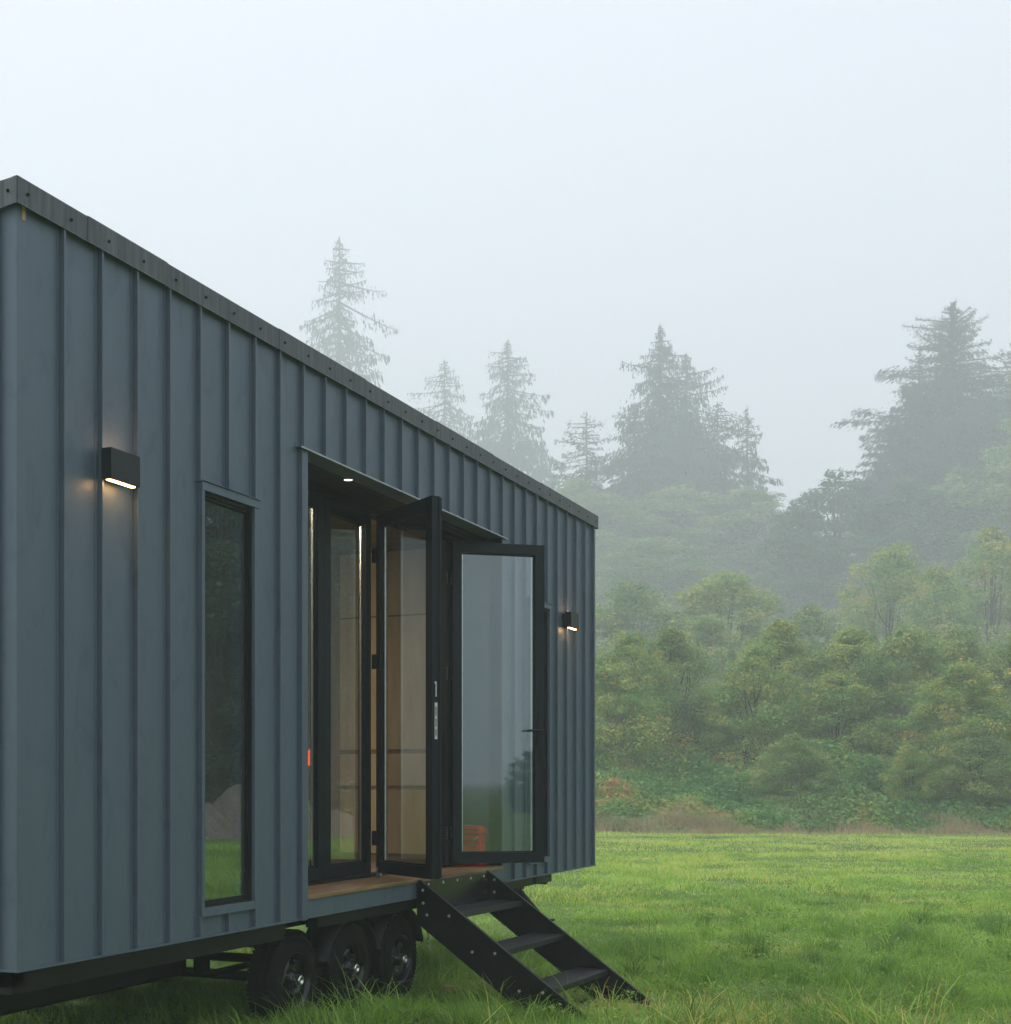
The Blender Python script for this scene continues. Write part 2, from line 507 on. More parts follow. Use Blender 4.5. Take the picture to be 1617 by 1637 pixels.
wall(0.0, WINS[0][0], ZB, ZC + .04)
wall(WINS[0][0], WINS[0][1], ZB, WZ0); wall(WINS[0][0], WINS[0][1], WZ1, ZC + .04)
wall(WINS[0][1], OY0, ZB, ZC + .04)
wall(OY0, OY1, OZ, ZC + .04)
wall(OY1, WINS[1][0], ZB, ZC + .04)
wall(WINS[1][0], WINS[1][1], ZB, WZ0); wall(WINS[1][0], WINS[1][1], WZ1, ZC + .04)
wall(WINS[1][1], LEN, ZB, ZC + .04)
for k in range(30):
    y = .306 + .2889 * k
    segs = [(ZB + .012, ZC + .02)]
    for a, b in WINS:
        if a - .05 < y < b + .05: segs = [(ZB + .012, WZ0 - .045), (WZ1 + .045, ZC + .02)]
    if OY0 - .09 < y < OY1 + .02: segs = [(OZ + .012, ZC + .02)]
    for z0, z1 in segs:
        s.box(.0005, .031, y - .009, y + .003, z0, z1)           # the seam
        s.box(.0005, .004, y - .030, y - .0095, z0, z1)          # its foot
s.build('siding', M_SID, house, bevel=.0022)

# the near end wall, smooth, with seams further back; far end and back wall
e = MB()
back_drop = DEPTH * PITCH
fr = lambda x, z, n: (x, n, z)
e.prism([(-.1205, ZB), (-DEPTH, ZB), (-DEPTH, ZC + .04 - back_drop), (-.1205, ZC + .04 - .12 * PITCH)], 0, 0, 0.0, .1, fr)
x = -.10
while x > -DEPTH + .1:
    e.box(x - .003, x + .009, -.031, -.0005, ZB + .012, ZC + .02 + x * PITCH)
    x -= .2889
e.build('end_wall', M_SID, house, bevel=.0012)
e = MB()
e.prism([(-.1205, ZB), (-DEPTH, ZB), (-DEPTH, ZC + .04 - back_drop), (-.1205, ZC + .04 - .12 * PITCH)], 0, 0, LEN - .1, LEN, fr)
x = -.10
while x > -DEPTH + .1:
    e.box(x - .003, x + .009, LEN + .0005, LEN + .031, ZB + .012, ZC + .02 + x * PITCH)
    x -= .2889
e.build('end_wall', M_SID, house, bevel=.0012)
e = MB()
e.box(-DEPTH, -DEPTH + .1, .1005, LEN - .1005, ZB, ZC - back_drop)
k = 0
while .306 + .2889 * k < LEN:
    y = .306 + .2889 * k; k += 1
    e.box(-DEPTH - .031, -DEPTH - .0005, y - .009, y + .003, ZB + .012, ZC - back_drop)
e.build('back_wall', M_SID, house)

# corner trims
for (xx, yy) in ((0, 0), (0, LEN)):
    c = MB()
    if yy == 0:
        c.prism([(.004, -.004), (.004, .062), (.0005, .062), (.0005, -.0005), (-.098, -.0005), (-.098, -.004)], 0, 0, ZB + .006, ZC + .03, lambda a, b, n: (a, b, n))
    else:
        c.prism([(.008, LEN + .008), (.008, LEN - .05), (.0005, LEN - .05), (.0005, LEN + .0005), (-.098, LEN + .0005), (-.098, LEN + .008)], 0, 0, ZB + .006, ZC + .03, lambda a, b, n: (a, b, n))
    c.build('corner_trim', M_SID, house, bevel=.001)
w = MB(); w.box(.0045, .007, .030, .052, ZC - .052, ZC + .02)
w.build('wood_shim', M_WOODB, house, label='small bare wood sliver tucked under the roof trim at the near corner')
for bx in ((.0008, .016, -.014, OY0 - .075), (.0008, .016, OY1 + .051, LEN + .01), (-DEPTH, .0, -.014, -.0008)):
    b = MB(); b.box(*bx, ZB - .003, ZB + .008)
    b.build('drip_edge', M_SID, house)

# roof and its cap (fascia)
r = MB()
r.prism([(.0, ZT - .035), (-DEPTH, ZT - .035 - back_drop), (-DEPTH, ZC + .05 - back_drop), (.0, ZC + .05)], 0, 0, .0, LEN, fr)
r.build('roof', M_CAP, house)
joints = [-.03, .470, 1.135, 2.30, 3.47, 4.66, 5.85, 7.03, LEN + .03]
for i in range(len(joints) - 1):
    c = MB()
    y0, y1 = joints[i], joints[i + 1]
    d = .0022 * (i % 2)
    c.prism([(.030 + d, ZC), (.034 + d, ZC - .004), (.036 + d, ZC - .002), (.032 + d, ZC + .004), (.032 + d, ZT + d * 1.5), (-.09, ZT - .008), (-.09, ZT - .014), (.028 + d, ZT - .006)],
            0, 0, y0 + .0008, y1 - .0008, lambda a, b_, n: (a, n, b_))
    c.build('roof_trim', M_CAP, house)
c = MB()
c.prism([(-.0305 + .06, ZC), (-.0305 + .06, ZT), (-DEPTH - .03, ZT - back_drop - .006), (-DEPTH - .03, ZC - back_drop)], 0, 0, -.034, -.0305, lambda a, b_, n: (a, n, b_))
c.build('roof_trim', M_CAP, house)
c = MB()
c.prism([(-.0305 + .06, ZC), (-.0305 + .06, ZT), (-DEPTH - .03, ZT - back_drop - .006), (-DEPTH - .03, ZC - back_drop)], 0, 0, LEN + .0305, LEN + .034, lambda a, b_, n: (a, n, b_))
c.build('roof_trim', M_CAP, house)
# cap screws with their dark washers
sc_ = MB(); sc_.tube((0, 0, 0), (.004, 0, 0), .0085, .0085, 10); sc_.tube((.004, 0, 0), (.009, 0, 0), .005, .004, 6)
scr = None
pos = [(.0345, .035 + .2889 * k + (.02 if k else 0), ZT - .064) for k in range(31) if .035 + .2889 * k < LEN]
for p_ in pos:
    if scr is None:
        scr = sc_.build('screw', M_INN, house, loc=p_)
    else:
        q = scr.copy(); COL.objects.link(q); q.location = p_
for k in range(3):
    q = scr.copy(); COL.objects.link(q); q.location = (-.02 - .3 * k, -.0345, ZT - .062 - .3 * k * PITCH); q.rotation_euler = (0, 0, -math.pi / 2)

# tall windows
for (a, bb) in WINS:
    fo = MB()
    y0, y1 = a - .026, bb + .024
    fo.box(.0006, .034, y0, a, WZ0 - .05, WZ1 + .001)
    fo.box(.0006, .034, bb, y1, WZ0 - .05, WZ1 + .001)
    fo.box(.0008, .037, y0 - .002, y1 + .022, WZ1 + .002, WZ1 + .05)
    fo.box(.0008, .046, y0 - .004, y1 + .024, WZ1 + .0505, WZ1 + .054)
    fo.box(.0008, .033, a + .0005, bb - .0005, WZ0 - .05, WZ0 - .002)
    fo.box(-.05, .0, a, a + .003, WZ0, WZ1); fo.box(-.05, .0, bb - .003, bb, WZ0, WZ1)
    wf = fo.build('window', M_SID, house, bevel=.001, label=None)
    fi = MB()
    i0, i1, zz0, zz1 = a + .0035, bb - .0035, WZ0 + .001, WZ1 - .001
    t = .020
    fi.box(-.055, .012, i0, i0 + t * .55, zz0, zz1); fi.box(-.055, .012, i1 - t, i1, zz0, zz1)
    fi.box(-.055, .012, i0 + t * .55, i1 - t, zz0, zz0 + t); fi.box(-.055, .012, i0 + t * .55, i1 - t, zz1 - t, zz1)
    fi.box(-.040, .002, i0 + t * .55, i0 + t * .55 + .008, zz0 + t, zz1 - t); fi.box(-.040, .002, i1 - t - .010, i1 - t, zz0 + t, zz1 - t)
    fi.box(-.040, .002, i0 + t, i1 - t - .010, zz1 - t - .012, zz1 - t); fi.box(-.040, .002, i0 + t, i1 - t - .010, zz0 + t, zz0 + t + .012)
    fi.build('frame', M_INN, wf, bevel=.001)
    sp = MB(); sp.box(-.036, -.020, i1 - t - .0185, i1 - t - .0105, zz0 + t + .015, zz1 - t - .015)
    sp.build('glazing_spacer', M_ALU, wf)
    g = MB(); g.box(-.018, -.014, i0 + t * .5, i1 - t - .002, zz0 + t - .002, zz1 - t + .002)
    g.build('pane', M_GLASS, wf)

# porch trims
p = MB(); p.box(.0006, .030, OY0 - .074, OY0, ZB - .003, OZ - .001); p.box(-.06, .0, OY0 - .0001 + .0002, OY0 + .004, DZ + .03, OZ - .004)
p.build('opening_trim', M_SID, house, bevel=.001)
p = MB(); p.box(.0006, .006, OY1, OY1 + .05, DZ, OZ - .001)
p.build('opening_trim', M_SID, house, bevel=.001)
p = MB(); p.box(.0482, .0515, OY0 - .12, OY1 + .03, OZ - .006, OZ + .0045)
p.build('drip_edge', M_EDGE, house, label='lip of the flashing over the porch opening, painted lighter for its sky glint')
p = MB(); p.box(.0, .048, OY0 - .12, OY1 + .03, OZ - .0005, OZ + .0045); p.box(.0005, .005, OY0 - .12, OY1 + .03, OZ + .0046, OZ + .03)
p.build('head_flashing', M_SID, house, label='projecting metal flashing over the porch opening')
p = MB(); p.box(-.10, .0035, OY0 + .001, OY1 - .001, ZB - .003, DZ - .030)
p.build('porch_fascia', M_SID, house, bevel=.0015, label='smooth blue-grey board under the deck edge')
p = MB(); p.box(RX - .02, -.002, OY1 + .0, OY1 + .02, DZ, OZ)
p.build('porch_side', M_SID, house)
p = MB(); p.box(RX - .02, -.121, OY0 - .02, OY0, DZ, OZ)
p.build('porch_side', M_SID, house)
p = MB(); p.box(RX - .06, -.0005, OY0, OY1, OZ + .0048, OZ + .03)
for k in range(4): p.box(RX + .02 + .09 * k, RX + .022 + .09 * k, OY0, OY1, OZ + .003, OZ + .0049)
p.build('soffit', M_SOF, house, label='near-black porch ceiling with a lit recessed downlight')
for k in range(3):
    d_ = MB(); x0 = RX + .0 + .1335 * k
    d_.box(x0, x0 + .1305, OY0 + .003, OY1 - .002, DZ - .028, DZ)
    d_.build('deck_board', M_DECK, house, bevel=.002)
dl = MB(); dl.tube((0, 0, .0), (0, 0, .004), .030, .030, 24)
dlo = dl.build('downlight', M_DOWN, house, loc=(-.125, 3.51, OZ - .001))
rg = MB()
n = 28
vs = []
for r_, z_ in ((.032, -.001), (.041, -.004), (.043, .003), (.032, .003)):
    for i in range(n): t_ = 2 * math.pi * i / n; vs.append((r_ * math.cos(t_), r_ * math.sin(t_), z_))
rg.add(vs, [(j * n + i, j * n + (i + 1) % n, ((j + 1) % 4) * n + (i + 1) % n, ((j + 1) % 4) * n + i) for j in range(4) for i in range(n)], True)
rg.build('trim_ring', M_FRM, dlo)

# door frame of the folding doors
f = MB()
f.box(RX - .09, RX + .015, OY0 + .0, OY0 + .075, DZ + .001, OZ)
f.box(RX - .09, RX + .015, OY0 + .0755, OY1, OZ - .062, OZ - .0)
f.box(RX - .09, RX + .005, OY0 + .0755, OY1, DZ + .001, DZ + .025)
f.box(RX - .09, RX + .075, 5.62, 5.705, DZ + .0255, OZ - .0625)
f.box(RX - .06, RX - .02, 5.706, OY1, DZ + .0255, OZ - .0625)
f.build('door_frame', M_INN, house, bevel=.002)

# the folding leaves
LZ0, LZ1 = .913, 3.613


def leaf(x, y, d, w, name='folding_door', edge=False, handle=False, label=None, mat=M_FRM, sl=.095, sr=.092):
    ang = math.atan2(d[1], d[0])
    o = empty(name, (x, y, 0), ang, house)
    fm = MB(); t = .066; tb = .088
    fm.box(0, sl, 0, t, LZ0, LZ1); fm.box(w - sr, w, 0, t, LZ0, LZ1)
    fm.box(sl + .0003, w - sr - .0003, 0, t, LZ0, LZ0 + tb); fm.box(sl + .0003, w - sr - .0003, 0, t, LZ1 - tb, LZ1)
    # glazing beads, set back
    for (a, b_, c_, d_) in ((sl, sl + .012, LZ0 + tb, LZ1 - tb), (w - sr - .012, w - sr, LZ0 + tb, LZ1 - tb), (sl + .0125, w - sr - .0125, LZ0 + tb, LZ0 + tb + .012), (sl + .0125, w - sr - .0125, LZ1 - tb - .012, LZ1 - tb)):
        fm.box(a + .0004, b_ - .0004, .014, t - .014, c_ + .0004, d_ - .0004)
    if edge:                                     # the grooved closing edge
        fm.box(w + .0003, w + .004, .0, .016, LZ0, LZ1); fm.box(w + .0003, w + .004, .05, t, LZ0, LZ1)
        fm.box(w + .0003, w + .010, .058, t + .012, LZ0 + .01, LZ1 - .01)
    fo = fm.build('frame', mat, o, bevel=.0015)
    if label: o['label'] = label
    sp = MB()
    sp.box(w - sr - .026, w - sr - .015, .029, .040, LZ0 + tb + .013, LZ1 - tb - .013)
    sp.box(sl + .014, sl + .023, .029, .040, LZ0 + tb + .013, LZ1 - tb - .013)
    sp.build('glazing_spacer', M_ALU, o)
    g = MB(); g.box(sl + .004, w - sr - .004, .022, .026, LZ0 + tb + .004, LZ1 - tb - .004)
    g.build('pane', M_GLASS, o)
    if edge:
        lp = MB()
        for (z0, z1) in ((2.13, 2.158), (2.045, 2.062), (1.972, 1.99), (1.90, 1.925)): lp.box(w + .0004, w + .0055, .024, .044, z0, z1)
        lp.box(w + .0004, w + .0052, .024, .029, 1.925, 2.13); lp.box(w + .0004, w + .0052, .039, .044, 1.925, 2.13)
        lp.build('lock_plate', M_ALU, o)
        lp = MB(); lp.box(w + .0004, w + .0055, .031, .038, 2.20, 2.306); lp.box(w + .0004, w + .0055, .024, .038, 2.29, 2.306)
        lp.build('latch_lever', M_ALU, o)
    if handle:
        h = MB()
        xc = w - .045
        h.box(xc - .013, xc + .013, -.008, -.0005, 1.90, 2.17)
        h.tube((xc, -.008, 2.035), (xc, -.055, 2.035), .010, .010, 12)
        h.tube((xc + .012, -.055, 2.035), (xc - .125, -.058, 2.035), .0095, .008, 12)
        h.tube((xc, -.008, 1.955), (xc, -.014, 1.955), .010, .010, 16)
        h.build('handle', M_INN, o, bevel=.001)
    return o


leaf(RX, 2.817, (0, 1), .82, label='closed glass leaf nearest the near jamb')
leaf(RX, 3.640, (0, 1), .735, sr=.085, label='closed glass leaf beside the open one')
ph = math.radians(126.1)
leaf(-.36, 4.42, (math.sin(ph), math.cos(ph)), .84, edge=True, sl=.062, sr=.085, label='glass leaf swung out with its bare lock edge showing')
oB = leaf(-.275, 5.70, (.783, .622), .81, handle=True, sl=.072, sr=.085, label='wide open glass leaf with a black lever handle')
# hinges
hm = MB(); hm.tube((0, 0, 0), (0, 0, .11), .011, .011, 12)
hm.box(-.03, .0, -.004, .004, .0, .11)
hinge = None
for (x_, y_) in ((-.352, 4.395), (-.288, 5.688)):
    for z_ in (1.12, 2.45, 3.25):
        if hinge is None: hinge = hm.build('hinge', M_INN, house, loc=(x_, y_, z_))
        else: q = hinge.copy(); COL.objects.link(q); q.location = (x_, y_, z_)
for z0 in (1.13, 2.46, 3.26):
    hd = MB()
    for k in range(5): hd.tube((RX + .0752, 5.648, z0 + .022 * k), (RX + .078, 5.648, z0 + .022 * k), .0035, .003, 8)
    hd.build('hinge_screws', M_GALV, house)
cg = MB(); cg.box(-.352, -.318, 4.404, 4.436, DZ + .008, DZ + .07)
cg.build('floor_guide', M_ALU, house)

# wall lamps with light slots above and below
for y0 in (.564, 7.715):
    lo = empty('wall_lamp', (0, y0, 0), 0, house)
    m_ = MB(); m_.box(.0405, .100, 0, .237, 3.083, 3.236); m_.box(.006, .040, .03, .207, 3.098, 3.220)
    m_.build('lamp_body', M_BLK, lo, bevel=.0018)
    m_ = MB(); m_.box(.058, .082, .016, .221, 3.0805, 3.0828)
    m_.build('lower_lens', M_WARM, lo)
    m_ = MB(); m_.box(.058, .082, .016, .221, 3.2364, 3.238)
    m_.build('upper_lens', M_WARMUP, lo)

# interior
i_ = MB()
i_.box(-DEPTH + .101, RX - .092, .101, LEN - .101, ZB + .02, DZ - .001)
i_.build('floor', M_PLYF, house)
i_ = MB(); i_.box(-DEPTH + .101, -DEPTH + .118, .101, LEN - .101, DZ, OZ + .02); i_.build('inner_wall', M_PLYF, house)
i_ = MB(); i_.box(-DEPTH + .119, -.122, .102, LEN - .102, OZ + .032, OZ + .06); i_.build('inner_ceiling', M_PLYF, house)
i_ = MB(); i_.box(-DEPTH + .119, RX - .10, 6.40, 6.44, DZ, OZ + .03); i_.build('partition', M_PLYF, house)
i_ = MB(); i_.box(-DEPTH + .119, -.122, 2.26, 2.30, DZ, OZ + .03); i_.build('partition', M_PLYF, house)  # unseen wall added to keep the room light from the near window
cab = empty('cabinet', (0, 0, 0), 0, house); cab['label'] = 'pale plywood cabinet seen through the folding doors'
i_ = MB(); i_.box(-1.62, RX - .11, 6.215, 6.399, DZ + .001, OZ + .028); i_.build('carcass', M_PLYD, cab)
for (z0, z1) in ((.96, 1.53), (1.565, 1.85), (1.89, 3.075), (3.092, 3.66)):
    i_ = MB(); i_.box(-1.60, RX - .30, 6.190, 6.2145, z0, z1); i_.build('cabinet_door', M_PLY, cab, bevel=.0015)
i_ = MB(); i_.box(-.95, -.70, 3.1, 3.5, OZ + .022, OZ + .031)
i_.build('ceiling_light', M_ROOM, house, label='warm interior ceiling light')
i_ = MB(); i_.box(-DEPTH + .119, -DEPTH + .70, .9, 3.4, DZ + .001, 1.75); i_.build('counter', M_PLY, house)

# chassis
c = MB()
for x_ in (-.62, -2.05):
    c.box(x_ - .05, x_ + .05, .15, 8.1, .58, .60); c.box(x_ - .006, x_ + .006, .15, 8.1, .60, .715); c.box(x_ - .05, x_ + .05, .15, 8.1, .715, .733)
for y_ in (.3, 1.3, 2.2, 5.2, 6.4, 7.5): c.box(-2.5, -.08, y_, y_ + .05, .625, .733)
c.box(-.10, -.03, -.0, 2.48, .628, .733)
c.box(-2.55, -.03, 7.08, 7.52, .655, .7335)
c.box(-.12, -.03, 2.9, 7.0, .655, .7335)
c.box(-2.6, -.03, .0, .09, .66, .7335)
for y_ in (2.81, 3.60, 4.39): c.tube((-2.4, y_, .33), (-.25, y_, .33), .034, .034, 12); c.box(-.66, -.58, y_ - .30, y_ + .30, .36, .385); c.box(-2.09, -2.01, y_ - .30, y_ + .30, .36, .385)
for y_ in (3.2, 4.0, 4.75, 2.45): c.box(-.65, -.59, y_ - .05, y_ + .05, .38, .58)
c.build('chassis', M_CHS, house, bevel=.002)
c = MB(); c.box(-2.38, -.72, .35, 2.44, .37, .624)  # box added under the floor to block light and view
c.build('light_block_box', M_CHS, house, bevel=.02)
c = MB(); c.box(-2.0, -.75, 5.3, 6.3, .50, .624)  # second box added under the floor to block light
c.build('light_block_box', M_CHS, house, bevel=.02)
c = MB(); c.box(-DEPTH + .01, -.03, .01, LEN - .01, .7338, .7365)
c.build('underbelly', M_CHS, house)

# stabiliser jack
j = empty('stabiliser_jack', (0, 0, 0), 0, house)
m_ = MB()
jx, jy = -.24, 7.08
m_.box(jx - .05, jx + .05, jy - .10, jy + .12, .60, .654); m_.build('bracket', M_CHS, j)
m_ = MB(); m_.tube((jx, jy, .62), (jx - .05, jy - .28, .46), .024, .024, 10); m_.build('brace', M_CHS, j)
m_ = MB(); m_.tube((jx, jy, .63), (jx + .22, jy + .22, .29), .034, .030, 10); m_.box(jx + .17, jx + .27, jy + .17, jy + .27, .268, .288)
m_.tube((jx + .22, jy + .22, .30), (jx + .30, jy + .26, .31), .012, .010, 8); m_.build('leg', M_CHS, j)

# hanging safety chain
ch = MB()
cx_, cy_ = -.18, 4.98
for k in range(9):
    z_ = .64 - .042 * k
    pts = []
    for i in range(10):
        t_ = 2 * math.pi * i / 10
        a_, b_ = .011 * math.cos(t_), .027 * math.sin(t_)
        pts.append(Vector((cx_ + (a_ if k % 2 else 0), cy_ + (0 if k % 2 else a_), z_ + b_)))
    for i in range(10): ch.tube(pts[i], pts[(i + 1) % 10], .0042, .0042, 6, caps=False)
ch.build('safety_chain', M_CHROME, house)

# wheels
R_T = .322


def make_wheel():
    o = empty('wheel', (0, 0, 0), 0, house)
    t = MB()
    Wd = .205
    prof = [(-.012, .176), (-.002, .190), (.0, .215), (-.003, .245), (-.008, .278), (-.018, .300), (-.030, R_T - .010), (-.044, R_T - .003)]
    for g0 in (.065, .095, .125):
        prof += [(-(g0 - .004), R_T), (-(g0 - .003), R_T - .009), (-(g0 + .003), R_T - .009), (-(g0 + .004), R_T)]
    prof += [(-Wd + .044, R_T - .003), (-Wd + .030, R_T - .010), (-Wd + .018, .300), (-Wd + .004, .26), (-Wd, .215), (-Wd + .012, .176)]
    t.lathe_x(prof, 72)
    # shoulder lugs and sipes
    for i in range(64):
        a = 2 * math.pi * i / 64
        M_ = Matrix.Rotation(a, 4, 'X')
        t.box(-.058, -.022, -.009, .006, R_T - .010, R_T + .0015, M_)
        t.box(-.090, -.070, -.007, .008, R_T - .006, R_T + .002, M_)
        t.box(-.120, -.100, -.008, .007, R_T - .006, R_T + .002, M_)
        t.box(-Wd + .022, -Wd + .058, -.007, .008, R_T - .010, R_T + .0015, M_)
    # raised rings on the sidewall
    for rr in (.262, .205): t.lathe_x([(-.006, rr - .006), (.0015, rr - .003), (.0015, rr + .003), (-.006, rr + .006)], 72)
    t.build('tyre', M_TYRE, o)
    rm = MB()
    rm.lathe_x([(-.012, .177), (-.001, .184), (.001, .178), (-.008, .170), (-.020, .160), (-.060, .154), (-.150, .154)], 60)
    n = 60
    rings = [(.150, -.060), (.140, -.036), (.128, -.026), (.100, -.022), (.088, -.030), (.060, -.038), (.046, -.036), (.046, -.020), (.0, -.020)]
    vs = []
    for r_, x_ in rings:
        for i in range(n): a = 2 * math.pi * i / n; vs.append((x_, r_ * math.cos(a), r_ * math.sin(a)))
    fs = []
    for jn in range(len(rings) - 1):
        for i in range(n):
            if jn in (2,) and (i % 12) in (3, 4, 5, 6, 7): continue
            if jn in (1,) and (i % 12) in (4, 5, 6): continue
            fs.append((jn * n + i, jn * n + (i + 1) % n, (jn + 1) * n + (i + 1) % n, (jn + 1) * n + i))
    rm.add(vs, fs, True)
    rm.build('rim', M_RIM, o)
    hb = MB()
    hb.lathe_x([(-.030, .034), (.026, .033), (.034, .030), (.034, .020), (.026, .018), (.026, .0)], 24)
    hb.build('hub_cap', M_CHROME, o)
    for i in range(5):
        a = 2 * math.pi * i / 5 + .3
        nb = MB(); y_, z_ = .062 * math.cos(a), .062 * math.sin(a)
        nb.tube((-.036, y_, z_), (-.012, y_, z_), .0095, .008, 6, smooth=False)
        nb.build('lug_nut', M_NUT, o)
    return o


wh = make_wheel()
for i, (y_, z_) in enumerate(((2.815, .325), (3.605, .305), (4.395, .278))):
    o = wh if i == 0 else copy_tree(wh, house)
    o.location = (-.135, y_, z_)
    o.rotation_euler = (.7 * i, 0, 0)
for i, (y_, z_) in enumerate(((2.815, .325), (3.605, .305), (4.395, .278))):
    o = copy_tree(wh, house); o.location = (-DEPTH + .135, y_, z_); o.rotation_euler = (.4 * i, 0, math.pi)
for i, y_ in enumerate((3.605, 4.395)):
    a = MB()
    pr = []
    for k in range(13):
        t_ = math.pi * (.08 + .84 * k / 12)
        pr.append((y_ - .395 * math.cos(t_), .30 + .375 * math.sin(t_)))
    vs = []
    for (yy, zz) in pr: vs += [(-.36, yy, zz), (-.13, yy, zz), (-.13, yy, zz - .03), (-.36, yy, zz - .006)]
    a.add(vs, [(4 * k + q, 4 * k + (q + 1) % 4, 4 * k + 4 + (q + 1) % 4, 4 * k + 4 + q) for k in range(12) for q in range(4)], True)
    a.build('mudguard', M_CHS, house)

# ================================================================== ENTRY STEPS
aS = math.radians(-2.7)
P0 = (.012, 4.346)
steps = tag(empty('entry_steps', (P0[0], P0[1], 0), aS), 'black steel three-tread entry steps leaning on the deck edge, set in grass', 'steps')
WS = 1.239
prof = [(0, .872), (.022, .872), (1.40, -.098), (1.36, -.16), (1.02, -.16), (.0, .560)]
for y_ in (0, WS):
    m_ = MB()
    m_.prism(prof, 0, 0, y_, y_ + .006, lambda a, b_, n: (a, n, b_))
    # folded flanges along the top and the foot
    sg = 1 if y_ == 0 else -1
    y0, y1 = (y_ - .0, y_ + .030) if y_ == 0 else (y_ - .024, y_ + .006)
    dirn = Vector((1.378, 0, -.97)).normalized()
    for (a0, b0, a1, b1, t0) in ((.022, .872, 1.40, -.098, .004), (.0, .560, 1.02, -.16, -.004)):
        m_.add([(a0, y0 - (.002 if y_ == 0 else 0), b0), (a1, y0 - (.002 if y_ == 0 else 0), b1), (a1, y1, b1), (a0, y1, b0),
                (a0, y0 - (.002 if y_ == 0 else 0), b0 + t0), (a1, y0 - (.002 if y_ == 0 else 0), b1 + t0), (a1, y1, b1 + t0), (a0, y1, b0 + t0)],
               [(0, 3, 2, 1), (4, 5, 6, 7), (0, 1, 5, 4), (1, 2, 6, 5), (2, 3, 7, 6), (3, 0, 4, 7)])
    m_.build('stringer', M_STEP, steps, bevel=.001)
treads = [(.321, .639), (.688, .386), (1.057, .129)]


def tread_mat():
    m, nt, p, out = base_mat('black_chequer_plate')
    l = nt.links
    tc = N(nt, 'ShaderNodeTexCoord')
    vo = N(nt, 'ShaderNodeTexVoronoi'); vo.inputs['Scale'].default_value = 62; vo.inputs['Randomness'].default_value = .12
    mr_ = N(nt, 'ShaderNodeMapRange'); mr_.inputs[1].default_value = .25; mr_.inputs[2].default_value = .38; mr_.inputs[3].default_value = 1; mr_.inputs[4].default_value = 0
    cr = N(nt, 'ShaderNodeMix', data_type='RGBA'); cr.inputs[6].default_value = (.010, .011, .012, 1); cr.inputs[7].default_value = (.035, .037, .04, 1)
    bp = N(nt, 'ShaderNodeBump'); bp.inputs['Strength'].default_value = .9; bp.inputs['Distance'].default_value = .003
    l.new(tc.outputs['Object'], vo.inputs['Vector']); l.new(vo.outputs['Distance'], mr_.inputs[0]); l.new(mr_.outputs[0], cr.inputs[0])
    l.new(cr.outputs[2], p.inputs['Base Color']); l.new(mr_.outputs[0], bp.inputs['Height']); l.new(bp.outputs[0], p.inputs['Normal'])
    p.inputs['Roughness'].default_value = .38
    return m


M_TREAD = tread_mat()
for (a, z) in treads:
    m_ = MB()
    m_.box(a - .275, a, .0065, WS - .0005, z - .006, z)
    m_.box(a - .006, a, .0065, WS - .0005, z - .042, z - .0062)
    m_.box(a - .275, a - .270, .0065, WS - .0005, z - .0345, z - .0062)
    m_.build('tread', M_TREAD, steps, bevel=.001)
m_ = MB(); m_.box(.030, .036, .0065, WS - .0005, .633, .858)
m_.build('kick_plate', noise_mat('kick_plate_gloss', (.006, .007, .007), (.014, .015, .014), 6, (.18, .3)), steps, bevel=.001)
bm_ = MB(); bm_.tube((0, 0, 0), (0, -.003, 0), .0115, .0115, 12); bm_.tube((0, -.003, 0), (0, -.007, 0), .008, .006, 10)
bolt = None
bpos = []
for (a, z) in treads: bpos += [(a - .235, -.002, z - .02), (a - .055, -.002, z - .02)]
bpos += [(.05, -.002, .80), (.055, -.002, .705)]
bpos += [(a - .04, WS - .0008, z - .024) for a, z in treads]
bpos += [(.075, WS - .0008, .80), (.075, WS - .0008, .70)]
bface = [(.0365, WS * k / 5 + .12, .835) for k in range(5)]
for p_ in bpos:
    if bolt is None: bolt = bm_.build('bolt', M_GALV, steps, loc=p_)
    else: q = bolt.copy(); COL.objects.link(q); q.location = p_
for p_ in bface:
    q = bolt.copy(); COL.objects.link(q); q.location = p_; q.rotation_euler = (0, 0, math.pi / 2)

# ================================================================== MAILBOX on the deck
mb = tag(empty('mailbox', (-.243, 5.985, DZ)), 'small red metal letter box standing on the deck behind the open glass door', 'mailbox')
mb.scale = (.82, 1, 1)
m_ = MB(); m_.box(-.127, .127, .004, .118, .0, .262); m_.build('body', M_RED, mb, bevel=.004)
m_ = MB(); m_.box(-.105, .105, .0, .0035, .012, .25); m_.build('door', M_RED, mb, bevel=.0015)
m_ = MB(); m_.box(-.120, .120, .010, .110, .262, .272); m_.build('slot_gap', M_REDD, mb)
m_ = MB()
m_.prism([(-.132, .272), (.132, .272), (.132, .297), (.098, .343), (-.098, .343), (-.132, .297)], 0, 0, -.004, .126, lambda a, b_, n: (a, n, b_))
m_.build('lid', M_RED, mb, bevel=.002)
m_ = MB(); m_.box(-.098, .098, -.0065, -.0042, .302, .310); m_.build('letter_slot', M_REDD, mb)
m_ = MB(); m_.tube((.092, -.0, .240), (.092, -.012, .240), .010, .010, 16); m_.box(.045, .085, -.004, -.0005, .226, .238); m_.build('lock', M_GALV, mb)


